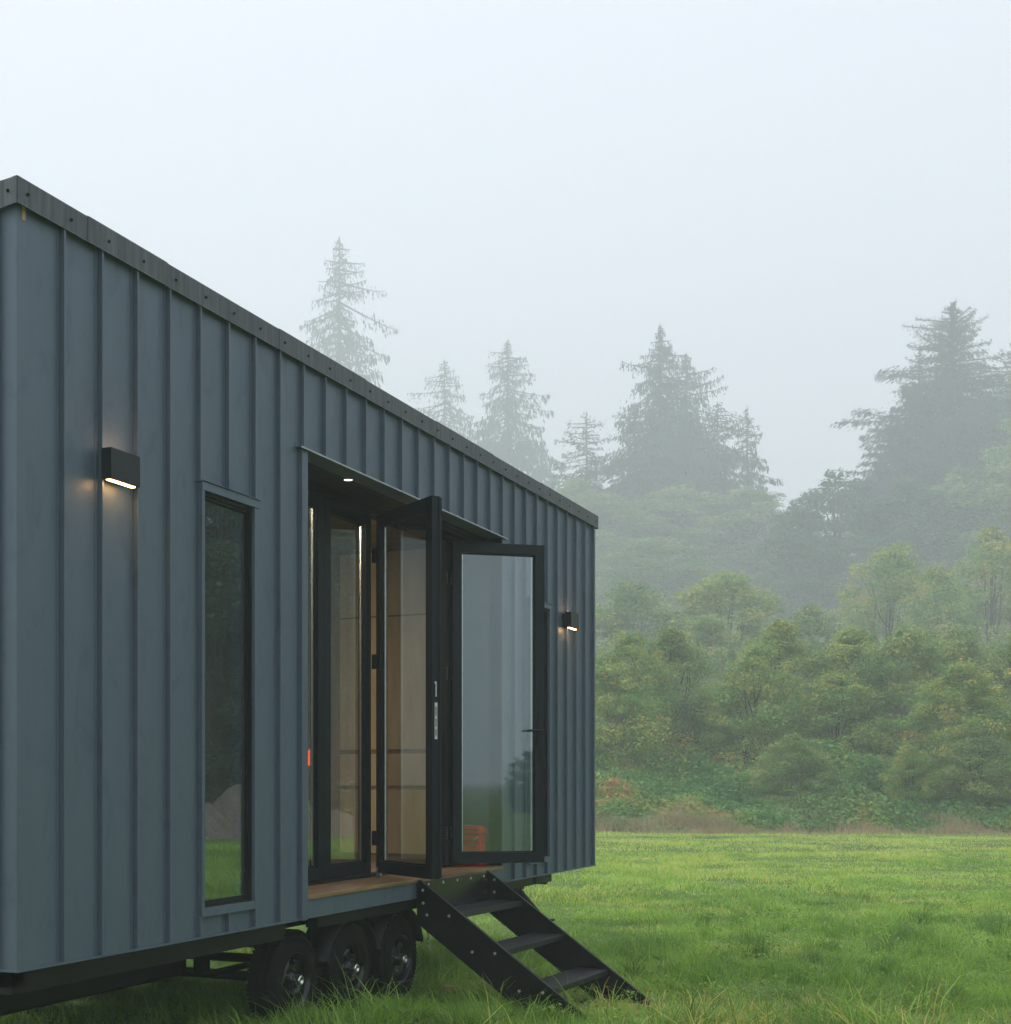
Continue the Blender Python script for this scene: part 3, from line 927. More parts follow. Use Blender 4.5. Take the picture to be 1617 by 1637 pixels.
def text(body, size, name, parent, loc, mat):
    c = bpy.data.curves.new(name, 'FONT'); c.body = body; c.size = size; c.align_x = 'CENTER'; c.extrude = .0006
    o = bpy.data.objects.new(name, c); COL.objects.link(o); o.parent = parent
    o.location = loc; o.rotation_euler = (math.pi / 2, 0, 0)
    me = bpy.data.meshes.new_from_object(o)
    bpy.data.objects.remove(o)
    me.materials.append(mat) if not me.materials else None
    me.materials[0] = mat
    o = bpy.data.objects.new(name, me); COL.objects.link(o); o.parent = parent
    o.location = loc; o.rotation_euler = (math.pi / 2, 0, 0)
    return o


text('POSTES', .056, 'lettering', mb, (.008, -.0008, .180), M_LET)
m_ = MB(); m_.tube((.012, -.0008, .160), (.012, -.002, .160), .008, .008, 12); m_.tube((.052, -.0008, .157), (.052, -.002, .157), .009, .009, 12)
m_.build('emblem', M_LET, mb)

# ================================================================== red pendant lamp, wood block
pl = tag(empty('pendant_lamp', (-1.83, 6.05, 0)), 'small glowing red pendant lamp hanging inside behind the near glass leaf', 'lamp')
pz = 1.80
m_ = MB()
vs = []; n = 16
pr = [(.006, .095), (.016, .085), (.034, .045), (.044, .0), (.040, -.03), (.024, -.05), (.0, -.055)]
for r_, z_ in pr:
    for i in range(n): t_ = 2 * math.pi * i / n; vs.append((r_ * math.cos(t_), r_ * math.sin(t_), pz + z_))
m_.add(vs, [(j_ * n + i, j_ * n + (i + 1) % n, (j_ + 1) * n + (i + 1) % n, (j_ + 1) * n + i) for j_ in range(len(pr) - 1) for i in range(n)], True)
m_.build('lamp_shade', M_REDL, pl)
m_ = MB(); m_.tube((0, 0, pz + .09), (0, 0, OZ + .031), .003, .003, 6); m_.build('cord', M_INN, pl)

wb = MB(); wb.box(-.05, .05, -.03, .03, 0, .075)
p_ = at(720, 10.9)
wbo = wb.build('wood_block', M_WOODB, None, bevel=.003, loc=(p_[0], p_[1], float(gz(p_[0], p_[1])) - .005))
wbo.rotation_euler = (.05, .03, .5)
tag(wbo, 'small raw wood block lying in the grass behind the steps', 'wood block')

# gravel heaps across the field (mirrored in the tall window)
rs = np.random.RandomState(5)


def mirror_x(p, x0=0.0): return (2 * x0 - p[0], p[1], p[2])


for i, (px, dep, h, r_) in enumerate(((318, 41, 1.25, 1.7), (384, 42.5, 1.66, 1.9), (560, 44, .9, 2.6))):
    p_ = mirror_x(at(px, dep))
    n = 26
    gx, gy = np.meshgrid(np.linspace(-1, 1, n), np.linspace(-1, 1, n))
    rad = np.hypot(gx, gy) * r_
    z = h * np.cos(np.clip(rad / r_, 0, 1) * math.pi / 2) ** 1.6 + (vnoise(gx * 5 + i * 9, gy * 5, 4, 1.0, 3) - .5) * .35 * np.clip(1.1 - rad / r_, 0, 1) - .05
    v = np.stack([(gx * r_).ravel(), (gy * r_).ravel(), z.ravel()], 1)
    ii = np.arange(n * n).reshape(n, n)
    f_ = np.stack([ii[:-1, :-1].ravel(), ii[:-1, 1:].ravel(), ii[1:, 1:].ravel(), ii[1:, :-1].ravel()], 1)
    me = np_mesh('gravel_heap', v, f_); me.materials.append(M_GRAVEL)
    o = bpy.data.objects.new('gravel_heap', me); COL.objects.link(o)
    o.location = (p_[0], p_[1], float(gz(p_[0], p_[1])) - .03)
    tag(o, ('lower brown gravel heap mirrored in the left of the tall near window', 'taller brown gravel heap mirrored in the right of the tall near window',
            'low wide gravel heap mirrored in the closed glass door leaf')[i], 'gravel heap', 'gravel heaps across the field')

# ================================================================== TREES
def leaf_quads(c, nrm, size, aspect, rng, updir=None):
    """rhombus leaves at c with normals nrm"""
    n = len(c)
    a = rng.normal(size=(n, 3)) if updir is None else updir + rng.normal(size=(n, 3)) * .25
    u = np.cross(nrm, a); u /= np.linalg.norm(u, axis=1)[:, None] + 1e-9
    v_ = np.cross(nrm, u); v_ /= np.linalg.norm(v_, axis=1)[:, None] + 1e-9
    s_ = (size * rng.uniform(.6, 1.35, n))[:, None]
    P = np.stack([c - u * s_ * .5 * aspect, c + v_ * s_ * .5, c + u * s_ * .5 * aspect, c - v_ * s_ * .5], 1)
    return P.reshape(-1, 3), np.arange(4 * n).reshape(n, 4)


def limb_mesh(segs, n=7):
    """segs: list of (points, radii)"""
    V, F = [], []
    for pts, rad in segs:
        b = len(V)
        for k, (p, r_) in enumerate(zip(pts, rad)):
            d = Vector(pts[min(k + 1, len(pts) - 1)]) - Vector(pts[max(k - 1, 0)])
            q = d.to_track_quat('Z', 'Y')
            for i in range(n):
                t = 2 * math.pi * i / n
                V.append(tuple(Vector(p) + q @ Vector((r_ * math.cos(t), r_ * math.sin(t), 0))))
        for k in range(len(pts) - 1):
            for i in range(n):
                F.append((b + k * n + i, b + k * n + (i + 1) % n, b + (k + 1) * n + (i + 1) % n, b + (k + 1) * n + i))
    me = np_mesh('trunk', np.array(V), np.array(F))
    me.polygons.foreach_set('use_smooth', np.ones(len(F), bool))
    return me


def broadleaf(seed, H, R, n_leaf, leaf_s, low=.25, clump=.22, nclump=70, tips=.5):
    rng = np.random.RandomState(seed)
    lean = rng.uniform(-.04, .04, 2)
    cs, rs_ = [], []
    ga = rng.uniform(0, 6.28)
    lob = rng.uniform(.75, 1.15, 7)
    for k in range(nclump):
        t = rng.uniform(0, 1) ** .85
        z = low + (1 - low) * t
        az = rng.uniform(0, 2 * math.pi)
        prof = (math.sin(math.pi * min(1, .16 + .84 * t)) ** .62) * (1 if t < .93 else .8)
        lf = lob[int((az / (2 * math.pi)) * 7) % 7]
        rr = R * prof * lf * math.sqrt(rng.uniform(.12, 1.0)) * .86
        cs.append((rr * math.cos(az) + lean[0] * z * H, rr * math.sin(az) + lean[1] * z * H, z * H * rng.uniform(.95, 1.0)))
        rs_.append(R * clump * rng.uniform(.6, 1.35) * (1.1 - .45 * t))
    cs = np.array(cs); rs_ = np.array(rs_)
    w = rs_ ** 2; w /= w.sum()
    idx = rng.choice(nclump, n_leaf, p=w)
    d = rng.normal(size=(n_leaf, 3)); d /= np.linalg.norm(d, axis=1)[:, None]
    rad = rng.uniform(.25, 1.0, n_leaf) ** .55 * (1 + rng.exponential(.10, n_leaf))
    # twig-like spokes make the outline ragged
    c = cs[idx] + d * (rs_[idx] * rad)[:, None] * np.array([1, 1, .72])
    c += (vnoise(c[:, 0] * 3, c[:, 2] * 3, seed, 1, 2)[:, None] - .5) * d * .5
    c[:, 2] = np.maximum(c[:, 2], .1)
    nr = d * .6 + rng.normal(size=(n_leaf, 3)) * .5 + np.array([0, 0, .5])
    nr /= np.linalg.norm(nr, axis=1)[:, None]
    V, F = leaf_quads(c, nr, leaf_s, .62, rng)
    ctint = rng.uniform(0, 1, nclump)
    tint = np.clip(.55 * ctint[idx] + .45 * rng.uniform(0, 1, n_leaf), 0, 1)
    crown = np_mesh('crown', V, F, np.repeat(tint, 4))
    segs = []
    base_r = .013 * H
    top = np.array([lean[0] * H, lean[1] * H, H * .82])
    ns = rng.randint(1, 3) if low > .15 else 3
    for s_ in range(ns):
        off = rng.uniform(-.25, .25, 2) * (R * .5 if ns > 1 else 0)
        pts = [(off[0] * t * 2.2 + top[0] * t + rng.uniform(-.08, .08), off[1] * t * 2.2 + top[1] * t + rng.uniform(-.08, .08), top[2] * t - .1 * (t == 0)) for t in np.linspace(0, 1, 8)]
        segs.append((pts, [base_r * (1 - .85 * t) for t in np.linspace(0, 1, 8)]))
    for k in rng.choice(nclump, min(26, nclump), replace=False):
        tz = max(.1, cs[k][2] / H * rng.uniform(.45, .75))
        a = np.array([top[0] * tz, top[1] * tz, H * tz]); b_ = cs[k]
        if np.linalg.norm(b_ - a) < .3: continue
        mid = (a + b_) / 2 + np.array([0, 0, .12 * H * rng.uniform(-.2, .6)])
        rr = base_r * .32
        segs.append(([tuple(a), tuple((a + mid) / 2 + rng.normal(size=3) * .06), tuple(mid), tuple(b_)], [rr, rr * .75, rr * .5, rr * .2]))
    return crown, limb_mesh(segs)


def conifer(seed, H, R, n_br, spray, size, droop=.35, low=.12, ragged=.35, hang=True, powr=.8):
    rng = np.random.RandomState(seed)
    C, Nn, Up, Tn = [], [], [], []
    segs = []
    segs.append(([(0, 0, -.1), (0.03, 0, H * .3), (-.03, .05, H * .6), (0, 0, H * .99)], [.016 * H, .012 * H, .007 * H, .0012 * H]))
    sidef = rng.uniform(1 - ragged, 1 + ragged * .5, 8)
    for k in range(n_br):
        t = low + (.985 - low) * (k + rng.uniform(0, 1)) / n_br
        az = k * 2.399963 + rng.uniform(-.5, .5)
        env = (1 - t) ** powr / (1 - low) ** powr
        L_ = R * (env + .02) * rng.uniform(1 - ragged * 1.3, 1.08) * sidef[int(az / 6.2832 * 8 + t * 5) % 8]
        L_ = max(L_ * (1 - .55 * (t > .93)), .10)
        ca, sa = math.cos(az), math.sin(az)
        z0 = t * H
        up = .30 * (t > .8) + rng.uniform(-.08, .08)
        ss = np.linspace(0, 1, 6)
        zz = z0 + L_ * (up * ss - droop * ss ** 1.3 + .45 * droop * ss ** 3)
        pts = np.stack([ca * L_ * ss, sa * L_ * ss, zz], 1)
        if L_ > .6: segs.append(([tuple(p) for p in pts[::2]] + [tuple(pts[-1])], [.0035 * H * (1 - .8 * q) * min(1, L_) for q in (0, .4, .8, 1)]))
        m = max(4, int(spray * (L_ / R + .03)))
        q = rng.uniform(.10, 1.0, m) ** .8
        pos = np.stack([np.interp(q, ss, pts[:, i]) for i in range(3)], 1)
        side = rng.normal(size=m) * L_ * .23 * (1.15 - q)
        pos += np.stack([-sa * side, ca * side, np.zeros(m)], 1)
        if hang: pos[:, 2] -= np.abs(rng.normal(size=m)) * size * .55
        else: pos[:, 2] += rng.normal(size=m) * size * .25
        C.append(pos); 
        nn = rng.normal(size=(m, 3)) * (1, 1, .3)
        if not hang: nn = rng.normal(size=(m, 3)) * .6 + np.array([0, 0, .8])
        Nn.append(nn)
        dn = np.array([0, 0, -1.0]) + np.array([ca, sa, 0]) * (.25 if hang else 1.2)
        Up.append(np.repeat(dn[None], m, 0))
        Tn.append(np.clip(rng.uniform(0, 1) * .5 + rng.uniform(0, .5, m), 0, 1))
    C = np.concatenate(C); Nn = np.concatenate(Nn); Up = np.concatenate(Up); Tn = np.concatenate(Tn)
    Nn /= np.linalg.norm(Nn, axis=1)[:, None]
    u = np.cross(Nn, Up); u /= np.linalg.norm(u, axis=1)[:, None] + 1e-9
    v_ = Up / np.linalg.norm(Up, axis=1)[:, None]
    s_ = (size * rng.uniform(.5, 1.5, len(C)) * np.clip(.35 + 1.1 * (1 - C[:, 2] / H), .35, 1))[:, None]
    wdt = .30 if hang else .34
    P = np.stack([C - v_ * s_ * .5, C + u * s_ * .5 * wdt, C + v_ * s_ * .5, C - u * s_ * .5 * wdt], 1).reshape(-1, 3)
    crown = np_mesh('crown', P, np.arange(len(P)).reshape(-1, 4), np.repeat(Tn, 4))
    return crown, limb_mesh(segs, 6)


def plant_tree(name, meshes, mats, loc, rz, scale, label, cat, group):
    root = empty(name, (loc[0], loc[1], float(gz(loc[0], loc[1])) - .05), rz)
    root.scale = scale if isinstance(scale, tuple) else (scale,) * 3
    cr_, tr_ = meshes
    for me, nm, mt in ((tr_, 'trunk', mats[1]), (cr_, 'crown', mats[0])):
        if not me.materials: me.materials.append(mt)
        o = bpy.data.objects.new(nm, me); COL.objects.link(o); o.parent = root
        if me.materials[0] != mt:
            o.material_slots[0].link = 'OBJECT'; o.material_slots[0].material = mt
    tag(root, label, cat, group)
    return root


def hgt(top_px, dep, px=1200):
    p = at(px, dep)
    return (1250 - top_px) / FPX * dep + 1.6 - float(gz(p[0], p[1])) + .05


GB = 'broadleaf trees and tall shrubs at the edge of the field'
# front rank: (px, depth, top px, half-width px, kind, base kind, label)
front = [
    (972, 53, 1065, 88, 'yellow', 'yellow-tinged shrub directly beside the far corner of the house'),
    (1075, 58, 1010, 84, 'mid', 'mid-green rounded tree left of the dark hollow in the treeline'),
    (1090, 60, 1120, 60, 'dark', 'dark green low shrub filling the hollow in the treeline'),
    (1020, 62, 925, 100, 'mid', 'green arching tree just right of the house corner, behind the yellow-tinged shrub'),
    (1168, 60, 915, 118, 'yellow', 'pale yellow-green arching tree in the middle of the treeline'),
    (1205, 54, 1030, 84, 'yellow', 'yellowing shrub with orange leaves right of the dark hollow'),
    (1292, 57, 975, 92, 'mid', 'fresh green bushy tree under the gap where sky shows through'),
    (1330, 53, 1075, 80, 'yellow', 'low golden-leaved shrub right of the treeline middle'),
    (1420, 58, 868, 88, 'yellow', 'tall slender tree turning orange, right of the sky gap'),
    (1432, 54, 1000, 90, 'mid', 'dense green tree standing before the tall orange-turning tree'),
    (1508, 56, 905, 80, 'yellow', 'olive and gold leafed tree second from the right edge'),
    (1585, 58, 850, 90, 'yellow', 'tall yellow-green tree at the right edge below the spruce'),
    (1545, 52, 1060, 84, 'yellow', 'rust-flecked shrub low at the right side of the treeline'),
    (1640, 53, 1000, 90, 'mid', 'green tree cut off by the right edge of the picture'),
    (1570, 50.5, 1165, 70, 'mid', 'bright green low bush at the lower right edge of the treeline'),
    (1130, 57, 985, 90, 'yellow', 'olive shrub between the rounded mid-green tree and the dark hollow'),
    (1250, 59, 1000, 90, 'yellow', 'olive-gold shrub just left of the fresh green bushy tree'),
    (1362, 58, 1005, 90, 'yellow', 'yellow-green shrub filling in behind the low golden-leaved one'),
    (1476, 59, 1000, 90, 'yellow', 'gold-green shrub behind and right of the dense green tree'),
    (1530, 60, 1002, 90, 'mid', 'soft green shrub behind the rust-flecked one'),
    (1000, 56, 1010, 80, 'yellow', 'yellow-green shrub behind the one at the far corner of the house'),
    (1265, 51.5, 1178, 60, 'mid', 'small round green bush in front of the yellowing shrub'),
    (1450, 50.5, 1190, 46, 'yellow', 'small pale-leaved sapling bush before the dense green tree'),
]
protoF = [broadleaf(100 + i, 8.0, 2.9, 42000, .115, low=.02, clump=.21, nclump=190) for i in range(5)]
for i, (px, dep, top, hw, kind, lab) in enumerate(front):
    dep += 4 if dep > 52.5 else 0
    if top < 1000: dep += 32 + (1000 - top) * .16
    h = hgt(top, dep, px); rr = hw * 1.38 / FPX * dep
    plant_tree('broadleaf_tree' if h > 5 else 'shrub', protoF[i % 5], (M_LF[kind], M_BIRCH if i % 3 == 0 else M_BARK), at(px, dep), i * 1.7, (rr / 2.9, rr / 2.9, h / 8.0), lab, 'tree' if h > 5 else 'shrub', GB)

# the tall broadleaf trees behind
back = [
    (905, 74, 775, 90, 'mid', 'tall grey-green tree fading in fog just behind the roof end'),
    (985, 70, 800, 112, 'mid', 'large round-crowned tree below the left of the twin conifers'),
    (1085, 72, 775, 120, 'mid', 'large broad tree standing before the twin conifers'),
    (1180, 70, 785, 100, 'mid', 'large broad tree under the small right-hand conifer'),
    (1040, 66, 860, 110, 'mid', 'mid-height tree with pale bare stems above the mid-green rounded tree'),
    (1262, 66, 800, 58, 'dark', 'narrow dark tree left of the gap where sky shows through'),
    (1330, 67, 742, 84, 'dark', 'tall open-crowned tree with sky showing between its branches'),
    (1405, 68, 748, 96, 'dark', 'dark round-topped tree left of the big spruce'),
    (1475, 66, 770, 100, 'dark', 'broad dark tree at the foot of the big spruce'),
    (1560, 66, 745, 110, 'mid', 'grey-green broad tree in front of the big spruce'),
    (1615, 68, 600, 92, 'mid', 'tall foggy broadleaf tree at the right edge beside the spruce top'),
    (1690, 64, 640, 110, 'mid', 'tall broadleaf tree mostly beyond the right edge'),
]
protoB = [broadleaf(200 + i, 15.0, 3.8, 36000, .20, low=.08, clump=.22, nclump=150) for i in range(4)]
protoO = broadleaf(230, 15.0, 3.8, 15000, .24, low=.10, clump=.22, nclump=90)
for i, (px, dep, top, hw, kind, lab) in enumerate(back):
    dep = dep + (172 if dep > 67 else 134)
    h = hgt(top, dep, px); rr = hw * 1.3 / FPX * dep
    pr = protoO if 'open-crowned' in lab else protoB[i % 4]
    plant_tree('broadleaf_tree', pr, (M_LF[kind], M_BIRCH if 'pale bare' in lab else M_BARK), at(px, dep), i * 2.1, (rr / 3.8, rr / 3.8, h / 15.0), lab, 'tree', 'tall broadleaf trees in the fog')

# conifers: own mesh each
GC = 'conifers standing in the fog'
cons = [
    # px, depth, top, half-width at base px, branches, spray, size, droop, ragged, hang, powr, label
    (543, 340, 372, 200, 140, 78, 1.7, .60, .55, True, .62, 'tallest ghostly cedar with drooping branches above the roof line'),
    (711, 350, 570, 120, 105, 52, 1.5, .5, .5, True, .62, 'small faint conifer left of its taller twin above the roof line'),
    (812, 334, 538, 135, 140, 66, 1.5, .5, .45, True, .60, 'faint slender conifer right of the small one above the roof line'),
    (866, 325, 690, 70, 60, 40, 1.5, .5, .5, True, .65, 'low faint conifer just above the far end of the roof'),
    (938, 262, 655, 110, 100, 55, 1.0, .35, .5, False, .65, 'small pointed conifer left of the twin-topped group'),
    (1056, 268, 512, 150, 170, 100, 1.15, .50, .55, True, .62, 'tallest top of the twin conifers in the picture centre right'),
    (1098, 276, 560, 150, 160, 100, 1.15, .45, .5, True, .60, 'slightly lower right-hand top of the twin conifers'),
    (1015, 254, 640, 150, 110, 90, 1.1, .4, .5, False, .55, 'bushy shoulder conifer on the left of the twin tops'),
    (1148, 258, 640, 150, 110, 90, 1.1, .4, .5, False, .55, 'bushy shoulder conifer on the right of the twin tops'),
    (1195, 264, 645, 100, 90, 55, 1.1, .4, .5, True, .65, 'small conifer right of the twin-topped group'),
    (1425, 226, 655, 150, 110, 150, .9, .2, .5, False, .7, 'bushy low conifer shoulder at the left foot of the big spruce'),
    (1585, 236, 640, 170, 130, 170, .9, .2, .5, False, .7, 'bushy conifer shoulder on the right of the big spruce'),
    (1524, 232, 478, 290, 300, 300, .85, .12, .5, False, .78, 'big dark spruce with ragged upturned branches at upper right'),
    (1470, 240, 548, 150, 130, 90, 1.0, .12, .55, False, .75, 'narrow spruce leaning close on the left of the big dark spruce'),
    (1620, 244, 545, 170, 150, 120, 1.0, .3, .55, False, .6, 'conifer cut by the right edge behind the big spruce'),
]
for i, (px, dep, top, hw, nb, sp, sz, dr, rg_, hang, pw_, lab) in enumerate(cons):
    h = hgt(top, dep, px); rr = hw / FPX * dep
    ms = conifer(300 + i, h, rr * 1.08, int(nb * 1.35), int(sp * 2.1), sz, dr, .12, rg_, hang, pw_)
    plant_tree('conifer', ms, (M_LF['con'], M_BARK), at(px, dep), i * 1.3, 1.0, lab, 'conifer', GC)

# trees across the field, mirrored in the glass
opp = [(255, 50, 640), (330, 47, 700), (405, 52, 660), (480, 49, 720), (555, 53, 690), (630, 50, 760), (180, 52, 700)]
olab = ['far left dark tree mirrored in the tall window', 'dark tree mirrored left of the middle of the tall window', 'dark tree mirrored in the right of the tall window',
        'dark tree mirrored between window and doors', 'dark tree mirrored in the near closed glass leaf', 'dark tree mirrored in the second closed glass leaf',
        'outermost dark tree mirrored past the left of the tall window']
for i, (px, dep, top) in enumerate(opp):
    h = hgt(top, dep)
    plant_tree('broadleaf_tree', protoB[i % 4], (M_LF['dark'], M_BARK), mirror_x(at(px, dep)), i * 1.9, (1.15, 1.15, h / 15.0), olab[i], 'tree', 'dark trees across the field mirrored in the glass')
for i, (dx, dy, sc) in enumerate(((50, -26, .30), (46, -32, .36), (52, -37, .33), (44, -21, .28))):
    plant_tree('shrub', protoF[i], (M_LF['dark'], M_BARK), (dx, dy, 0), i, (sc * 1.8, sc * 1.8, sc * 1.35),
               ('low far shrub mirrored left in the wide open door glass', 'taller far shrub mirrored in the middle of the open door glass',
                'far shrub mirrored right in the open door glass', 'smallest far shrub mirrored at the edge of the open door glass')[i], 'shrub', 'low shrubs mirrored in the open door glass')

# ================================================================== bramble thicket and dry grass (stuff)
rng = np.random.RandomState(77)
n = 120000
px0 = rng.uniform(820, 1850, n)
dp = 46.6 + rng.uniform(0, 1, n) ** .75 * 8.8 + 1.6 * (vnoise(px0, px0 * 0, 83, 60, 3) - .3)
px = px0
u = (px - 672) / FPX * dp
x = CAM[0] + u * CT - dp * ST; y = CAM[1] + u * ST + dp * CT
hm_ = (.18 + .34 * np.maximum(dp - 47.1, 0)) * (.35 + 1.35 * vnoise(x, y, 21, 2.4, 3)) * (.75 + .5 * vnoise(x, y, 25, 7.0, 2))
z = gz(x, y) + hm_ * rng.uniform(.05, 1.0, n) ** .5
d = rng.normal(size=(n, 3)) * .6 + np.array([0, 0, .9]); d /= np.linalg.norm(d, axis=1)[:, None]
V, F = leaf_quads(np.stack([x, y, z], 1), d, .145, .7, rng)
tint = np.clip(.95 * vnoise(x, y, 31, 1.5, 3) + .30 * rng.uniform(0, 1, n) + .5 * (vnoise(x, y, 37, 4, 2) - .5) - .1, 0, 1)
me = np_mesh('bramble_thicket', V, F, np.repeat(tint, 4)); me.materials.append(M_BRM)
o = bpy.data.objects.new('bramble_thicket', me); COL.objects.link(o)
tag(o, 'tangled green bramble thicket with yellowing patches along the field edge', 'brambles', kind='stuff')


def blades(x, y, h, wd, lean, rng, segs=2):
    """tapered bent blades; returns V, F(quads)"""
    n = len(x)
    az = rng.uniform(0, 2 * math.pi, n)
    fx, fy = np.cos(az), np.sin(az)                # facing (width direction)
    # neighbouring blades fall the same way, in tufts
    la = vnoise(x, y, 51, .38, 2) * 14 + vnoise(x, y, 53, 2.6, 2) * 5 + rng.normal(size=n) * .75
    lx, ly = np.cos(la) * lean, np.sin(la) * lean
    z0 = gz(x, y) - .01
    rows = []
    for k in range(segs + 1):
        t = k / segs
        bend = t ** 2
        cx = x + lx * h * bend; cyy = y + ly * h * bend
        cz = z0 + h * t * (1 - .45 * np.minimum(lean, 1.3) * bend * .8)
        ww = wd * (1 - t) ** .7 if k < segs else wd * .08
        rows.append((cx - fx * ww, cyy - fy * ww, cz)); rows.append((cx + fx * ww, cyy + fy * ww, cz))
    V = np.stack([np.stack(r_, 1) for r_ in rows], 1).reshape(-1, 3)
    m = 2 * (segs + 1)
    b0 = (np.arange(n) * m)[:, None]
    F = np.concatenate([b0 + np.array([2 * k, 2 * k + 1, 2 * k + 3, 2 * k + 2]) for k in range(segs)], 0)
    return V, F, m


def field(n, d0, d1, ulo, uhi, rng):
    # even density on the ground between two depths
    dd = np.sqrt(rng.uniform(d0 ** 2, d1 ** 2, n))
    pxx = rng.uniform(ulo, uhi, n)
    uu = (pxx - 672) / FPX * dd
    return CAM[0] + uu * CT - dd * ST, CAM[1] + uu * ST + dd * CT, dd


# dry strip
n = 46000
x, y, dd = field(n, 45.6, 50.2, 820, 1850, rng)
keep = rng.uniform(0, 1, n) < np.clip((vnoise(x, y, 41, 2.2, 3) - .22) * 3, .12, 1)
x, y = x[keep], y[keep]
dq = dd[keep]
h = rng.uniform(.25, .95, len(x)) * (.05 + 1.9 * np.clip(vnoise(x, y, 43, 1.5, 3) - .12, 0, 1)) * np.clip(.25 + .35 * (dq - 45.6), 0, 1)
V, F, m = blades(x, y, h, np.full(len(x), .014), rng.uniform(.1, .9, len(x)), rng)
me = np_mesh('dry_grass', V, F, np.repeat(np.clip(.6 * vnoise(x, y, 47, 1.5, 2) + .4 * rng.uniform(0, 1, len(x)), 0, 1), m)); me.materials.append(M_DRY)
o = bpy.data.objects.new('dry_grass', me); COL.objects.link(o)
tag(o, 'strip of brown dead grass between lawn and bramble thicket', 'dry grass', kind='stuff')

# ------------------------------------------------------------------ the meadow
Vs, Fs, Ts = [], [], []
base = 0


def add_grass(n, d0, d1, lo, hi, hh, wd, seed, segs, tuft_scale=.45, tuft_amp=1.0, light_shift=0.0):
    global base
    rng = np.random.RandomState(seed)
    x, y, dd = field(n, d0, d1, lo, hi, rng)
    # nothing where it cannot be seen: far behind the house
    behind = (x < -3.2) & (y > -1.5) & (y < 9.5 + 0 * x) & (dd > 13)
    hidden = (x < -.3 - (y - 8.8) * .30) & (y > 9.5) & (rng.uniform(0, 1, n) < .75)
    k = ~(behind | hidden)
    x, y, dd = x[k], y[k], dd[k]
    a = vnoise(x, y, seed, tuft_scale, 2)
    b = vnoise(x, y, 61, 2.3, 3)
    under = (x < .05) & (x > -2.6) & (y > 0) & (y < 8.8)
    dens = .35 + .9 * a
    k = rng.uniform(0, 1, len(x)) < dens
    x, y, a, b, under = x[k], y[k], a[k], b[k], under[k]
    h = hh * rng.uniform(.5, 1.25, len(x)) * (.32 + tuft_amp * 1.9 * np.clip(a - .28, 0, 1) ** 1.25) * (.55 + .95 * b)
    h = np.where(under, h * .75, h)
    # trodden by the foot of the steps
    tr_ = np.exp(-(((x - 1.9) / .9) ** 2 + ((y - 5.3) / .9) ** 2))
    h *= 1 - .5 * tr_
    ln = rng.uniform(.15, 1.3, len(x)) * (.35 + 1.5 * vnoise(x, y, 65, .8, 2))
    V, F, m = blades(x, y, h, wd * rng.uniform(.6, 1.3, len(x)), ln, rng, segs)
    c1 = vnoise(x, y, 71, 3.1, 3); c2 = vnoise(x, y, 73, .55, 2)
    dry = np.clip((vnoise(x, y, 79, 1.3, 3) - .55) * 5, 0, 1) * .6 + tr_ * .5
    t = np.clip(.02 + light_shift + .50 * c1 + .62 * (c2 - .35) + .30 * rng.uniform(-.5, 1, len(x)), 0, .82)  # tint paler far off, darker near: fog and lit tips put in colour
    br = rng.uniform(0, 1, len(x)) + (.08 if hh > .25 else 0)
    t = np.where(br < .035 + dry * .6, rng.uniform(.8, 1.0, len(x)), t)
    t = np.where(under, t * .8, t)  # blades beneath the house darkened in tint for the shade there
    Vs.append(V); Fs.append(F + base); Ts.append(np.repeat(t, m)); base += len(V)


add_grass(230000, 7.2, 13.5, -260, 1760, .17, .0036, 11, 3, light_shift=-.14)
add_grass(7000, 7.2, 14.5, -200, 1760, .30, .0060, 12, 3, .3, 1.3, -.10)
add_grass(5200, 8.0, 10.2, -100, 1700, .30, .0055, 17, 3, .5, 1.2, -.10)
add_grass(160000, 13.5, 21, -100, 1800, .15, .0058, 13, 2, .6, light_shift=-.06)
add_grass(120000, 21, 33, 0, 1850, .14, .0095, 14, 2, .9, light_shift=.16)
add_grass(75000, 33, 48.5, 100, 1850, .115, .015, 15, 1, 1.3, light_shift=.36)
# coarse tussocks
rw = np.random.RandomState(97)
cx0, cy0, dd0 = field(170, 8.4, 17, 60, 1750, rw)
k_ = ~((cx0 < .5) & (cy0 > -1.5)) & ~((cx0 < 2.4) & (cy0 > 3.6) & (cy0 < 6.4))
cx0, cy0 = cx0[k_], cy0[k_]
for q in range(len(cx0)):
    nb_ = rw.randint(50, 130); sz_ = rw.uniform(.06, .17)
    a_ = rw.uniform(0, 2 * math.pi, nb_); r_ = np.abs(rw.normal(size=nb_)) * sz_
    xx, yy = cx0[q] + r_ * np.cos(a_), cy0[q] + r_ * np.sin(a_)
    hh_ = rw.uniform(.16, .34) * rw.uniform(.6, 1.15, nb_)
    V, F, m = blades(xx, yy, hh_, .0042 * rw.uniform(.7, 1.3, nb_), rw.uniform(.2, 1.3, nb_), rw, 3)
    Vs.append(V); Fs.append(F + base); Ts.append(np.repeat(np.clip(rw.uniform(.0, .42) + rw.uniform(-.12, .15, nb_), 0, .6), m)); base += len(V)
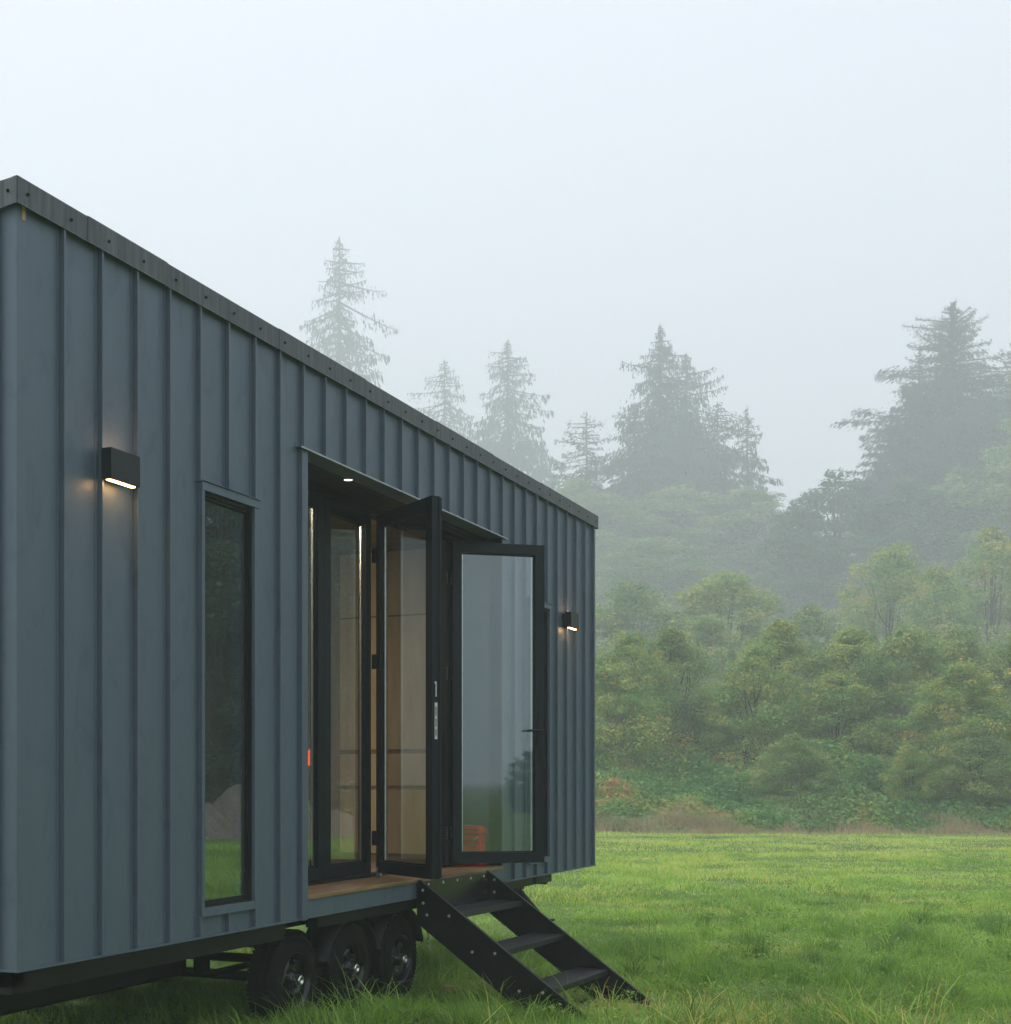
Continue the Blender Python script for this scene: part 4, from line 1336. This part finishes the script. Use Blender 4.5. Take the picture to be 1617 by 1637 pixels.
# broad-leaved weeds and clover among the grass (padded to the same quad lists)
rw = np.random.RandomState(93)
for (nc, d0, d1, lf) in ((420, 8.2, 14, .032), (500, 14, 24, .042)):
    cx0, cy0, _ = field(nc, d0, d1, -100, 1800, rw)
    k_ = ~((cx0 < .1) & (cy0 > -1.5))
    cx0, cy0 = cx0[k_], cy0[k_]
    m_n = 16
    X_ = np.repeat(cx0, m_n) + rw.normal(size=len(cx0) * m_n) * .07; Y_ = np.repeat(cy0, m_n) + rw.normal(size=len(cx0) * m_n) * .07
    Z_ = gz(X_, Y_) + rw.uniform(.05, .12, len(X_))
    nn_ = rw.normal(size=(len(X_), 3)) * .4 + np.array([0, 0, 1.0]); nn_ /= np.linalg.norm(nn_, axis=1)[:, None]
    V, F = leaf_quads(np.stack([X_, Y_, Z_], 1), nn_, lf, .7, rw)
    Vs.append(V); Fs.append(F + base); Ts.append(np.repeat(np.clip(np.repeat(rw.uniform(.05, .5, len(cx0)), m_n) + rw.uniform(-.1, .1, len(X_)), 0, 1), 4)); base += len(V)
V = np.concatenate(Vs); F = np.concatenate(Fs); T_ = np.concatenate(Ts)
me = np_mesh('grass', V, F, T_); me.materials.append(M_GRASS)
o = bpy.data.objects.new('grass', me); COL.objects.link(o)
tag(o, 'wet green meadow grass with paler and browner patches, tinted paler far off for fog and light', 'grass', kind='stuff')

# the mirrored side of the field: coarse grass towards the gravel heaps
rng = np.random.RandomState(90)
n = 90000
rad = np.sqrt(rng.uniform(3.5 ** 2, 40 ** 2, n)); ang = rng.uniform(math.radians(18), math.radians(62), n)
x = -4.266 + rad * np.sin(ang) ; y = -4.963 + rad * np.cos(ang)
k = x > .4; x, y, rad = x[k], y[k], rad[k]
inview = ((x - CAM[0]) * CT + (y - CAM[1]) * ST) / np.maximum(-(x - CAM[0]) * ST + (y - CAM[1]) * CT, .1) * FPX + 672 < 1800
k = ~inview; x, y, rad = x[k], y[k], rad[k]
V, F, m = blades(x, y, .13 * rng.uniform(.6, 1.3, len(x)), .004 + .0004 * rad, rng.uniform(.2, 1.2, len(x)), rng, 1)
me = np_mesh('grass', V, F, np.repeat(np.clip(.1 + .6 * vnoise(x, y, 71, 3.1, 3) + .2 * rng.uniform(-.5, 1, len(x)), 0, .85), m)); me.materials.append(M_GRASS)
o = bpy.data.objects.new('grass', me); COL.objects.link(o)
tag(o, 'meadow grass on the camera side, mirrored in the window glass', 'grass', kind='stuff')

# ================================================================== the fog
hz = MB(); hz.box(-380, 450, -330, 430, -1.6, 140)
m = bpy.data.materials.new('fog'); m.use_nodes = True
nt = m.node_tree; nt.nodes.clear()
out = N(nt, 'ShaderNodeOutputMaterial'); pv = N(nt, 'ShaderNodeVolumePrincipled')
pv.inputs['Color'].default_value = (.91, .955, 1.0, 1)
pv.inputs['Density'].default_value = .0032
pv.inputs['Anisotropy'].default_value = .1
nt.links.new(pv.outputs[0], out.inputs['Volume'])
ho = hz.build('haze', m)
tag(ho, kind='stuff')
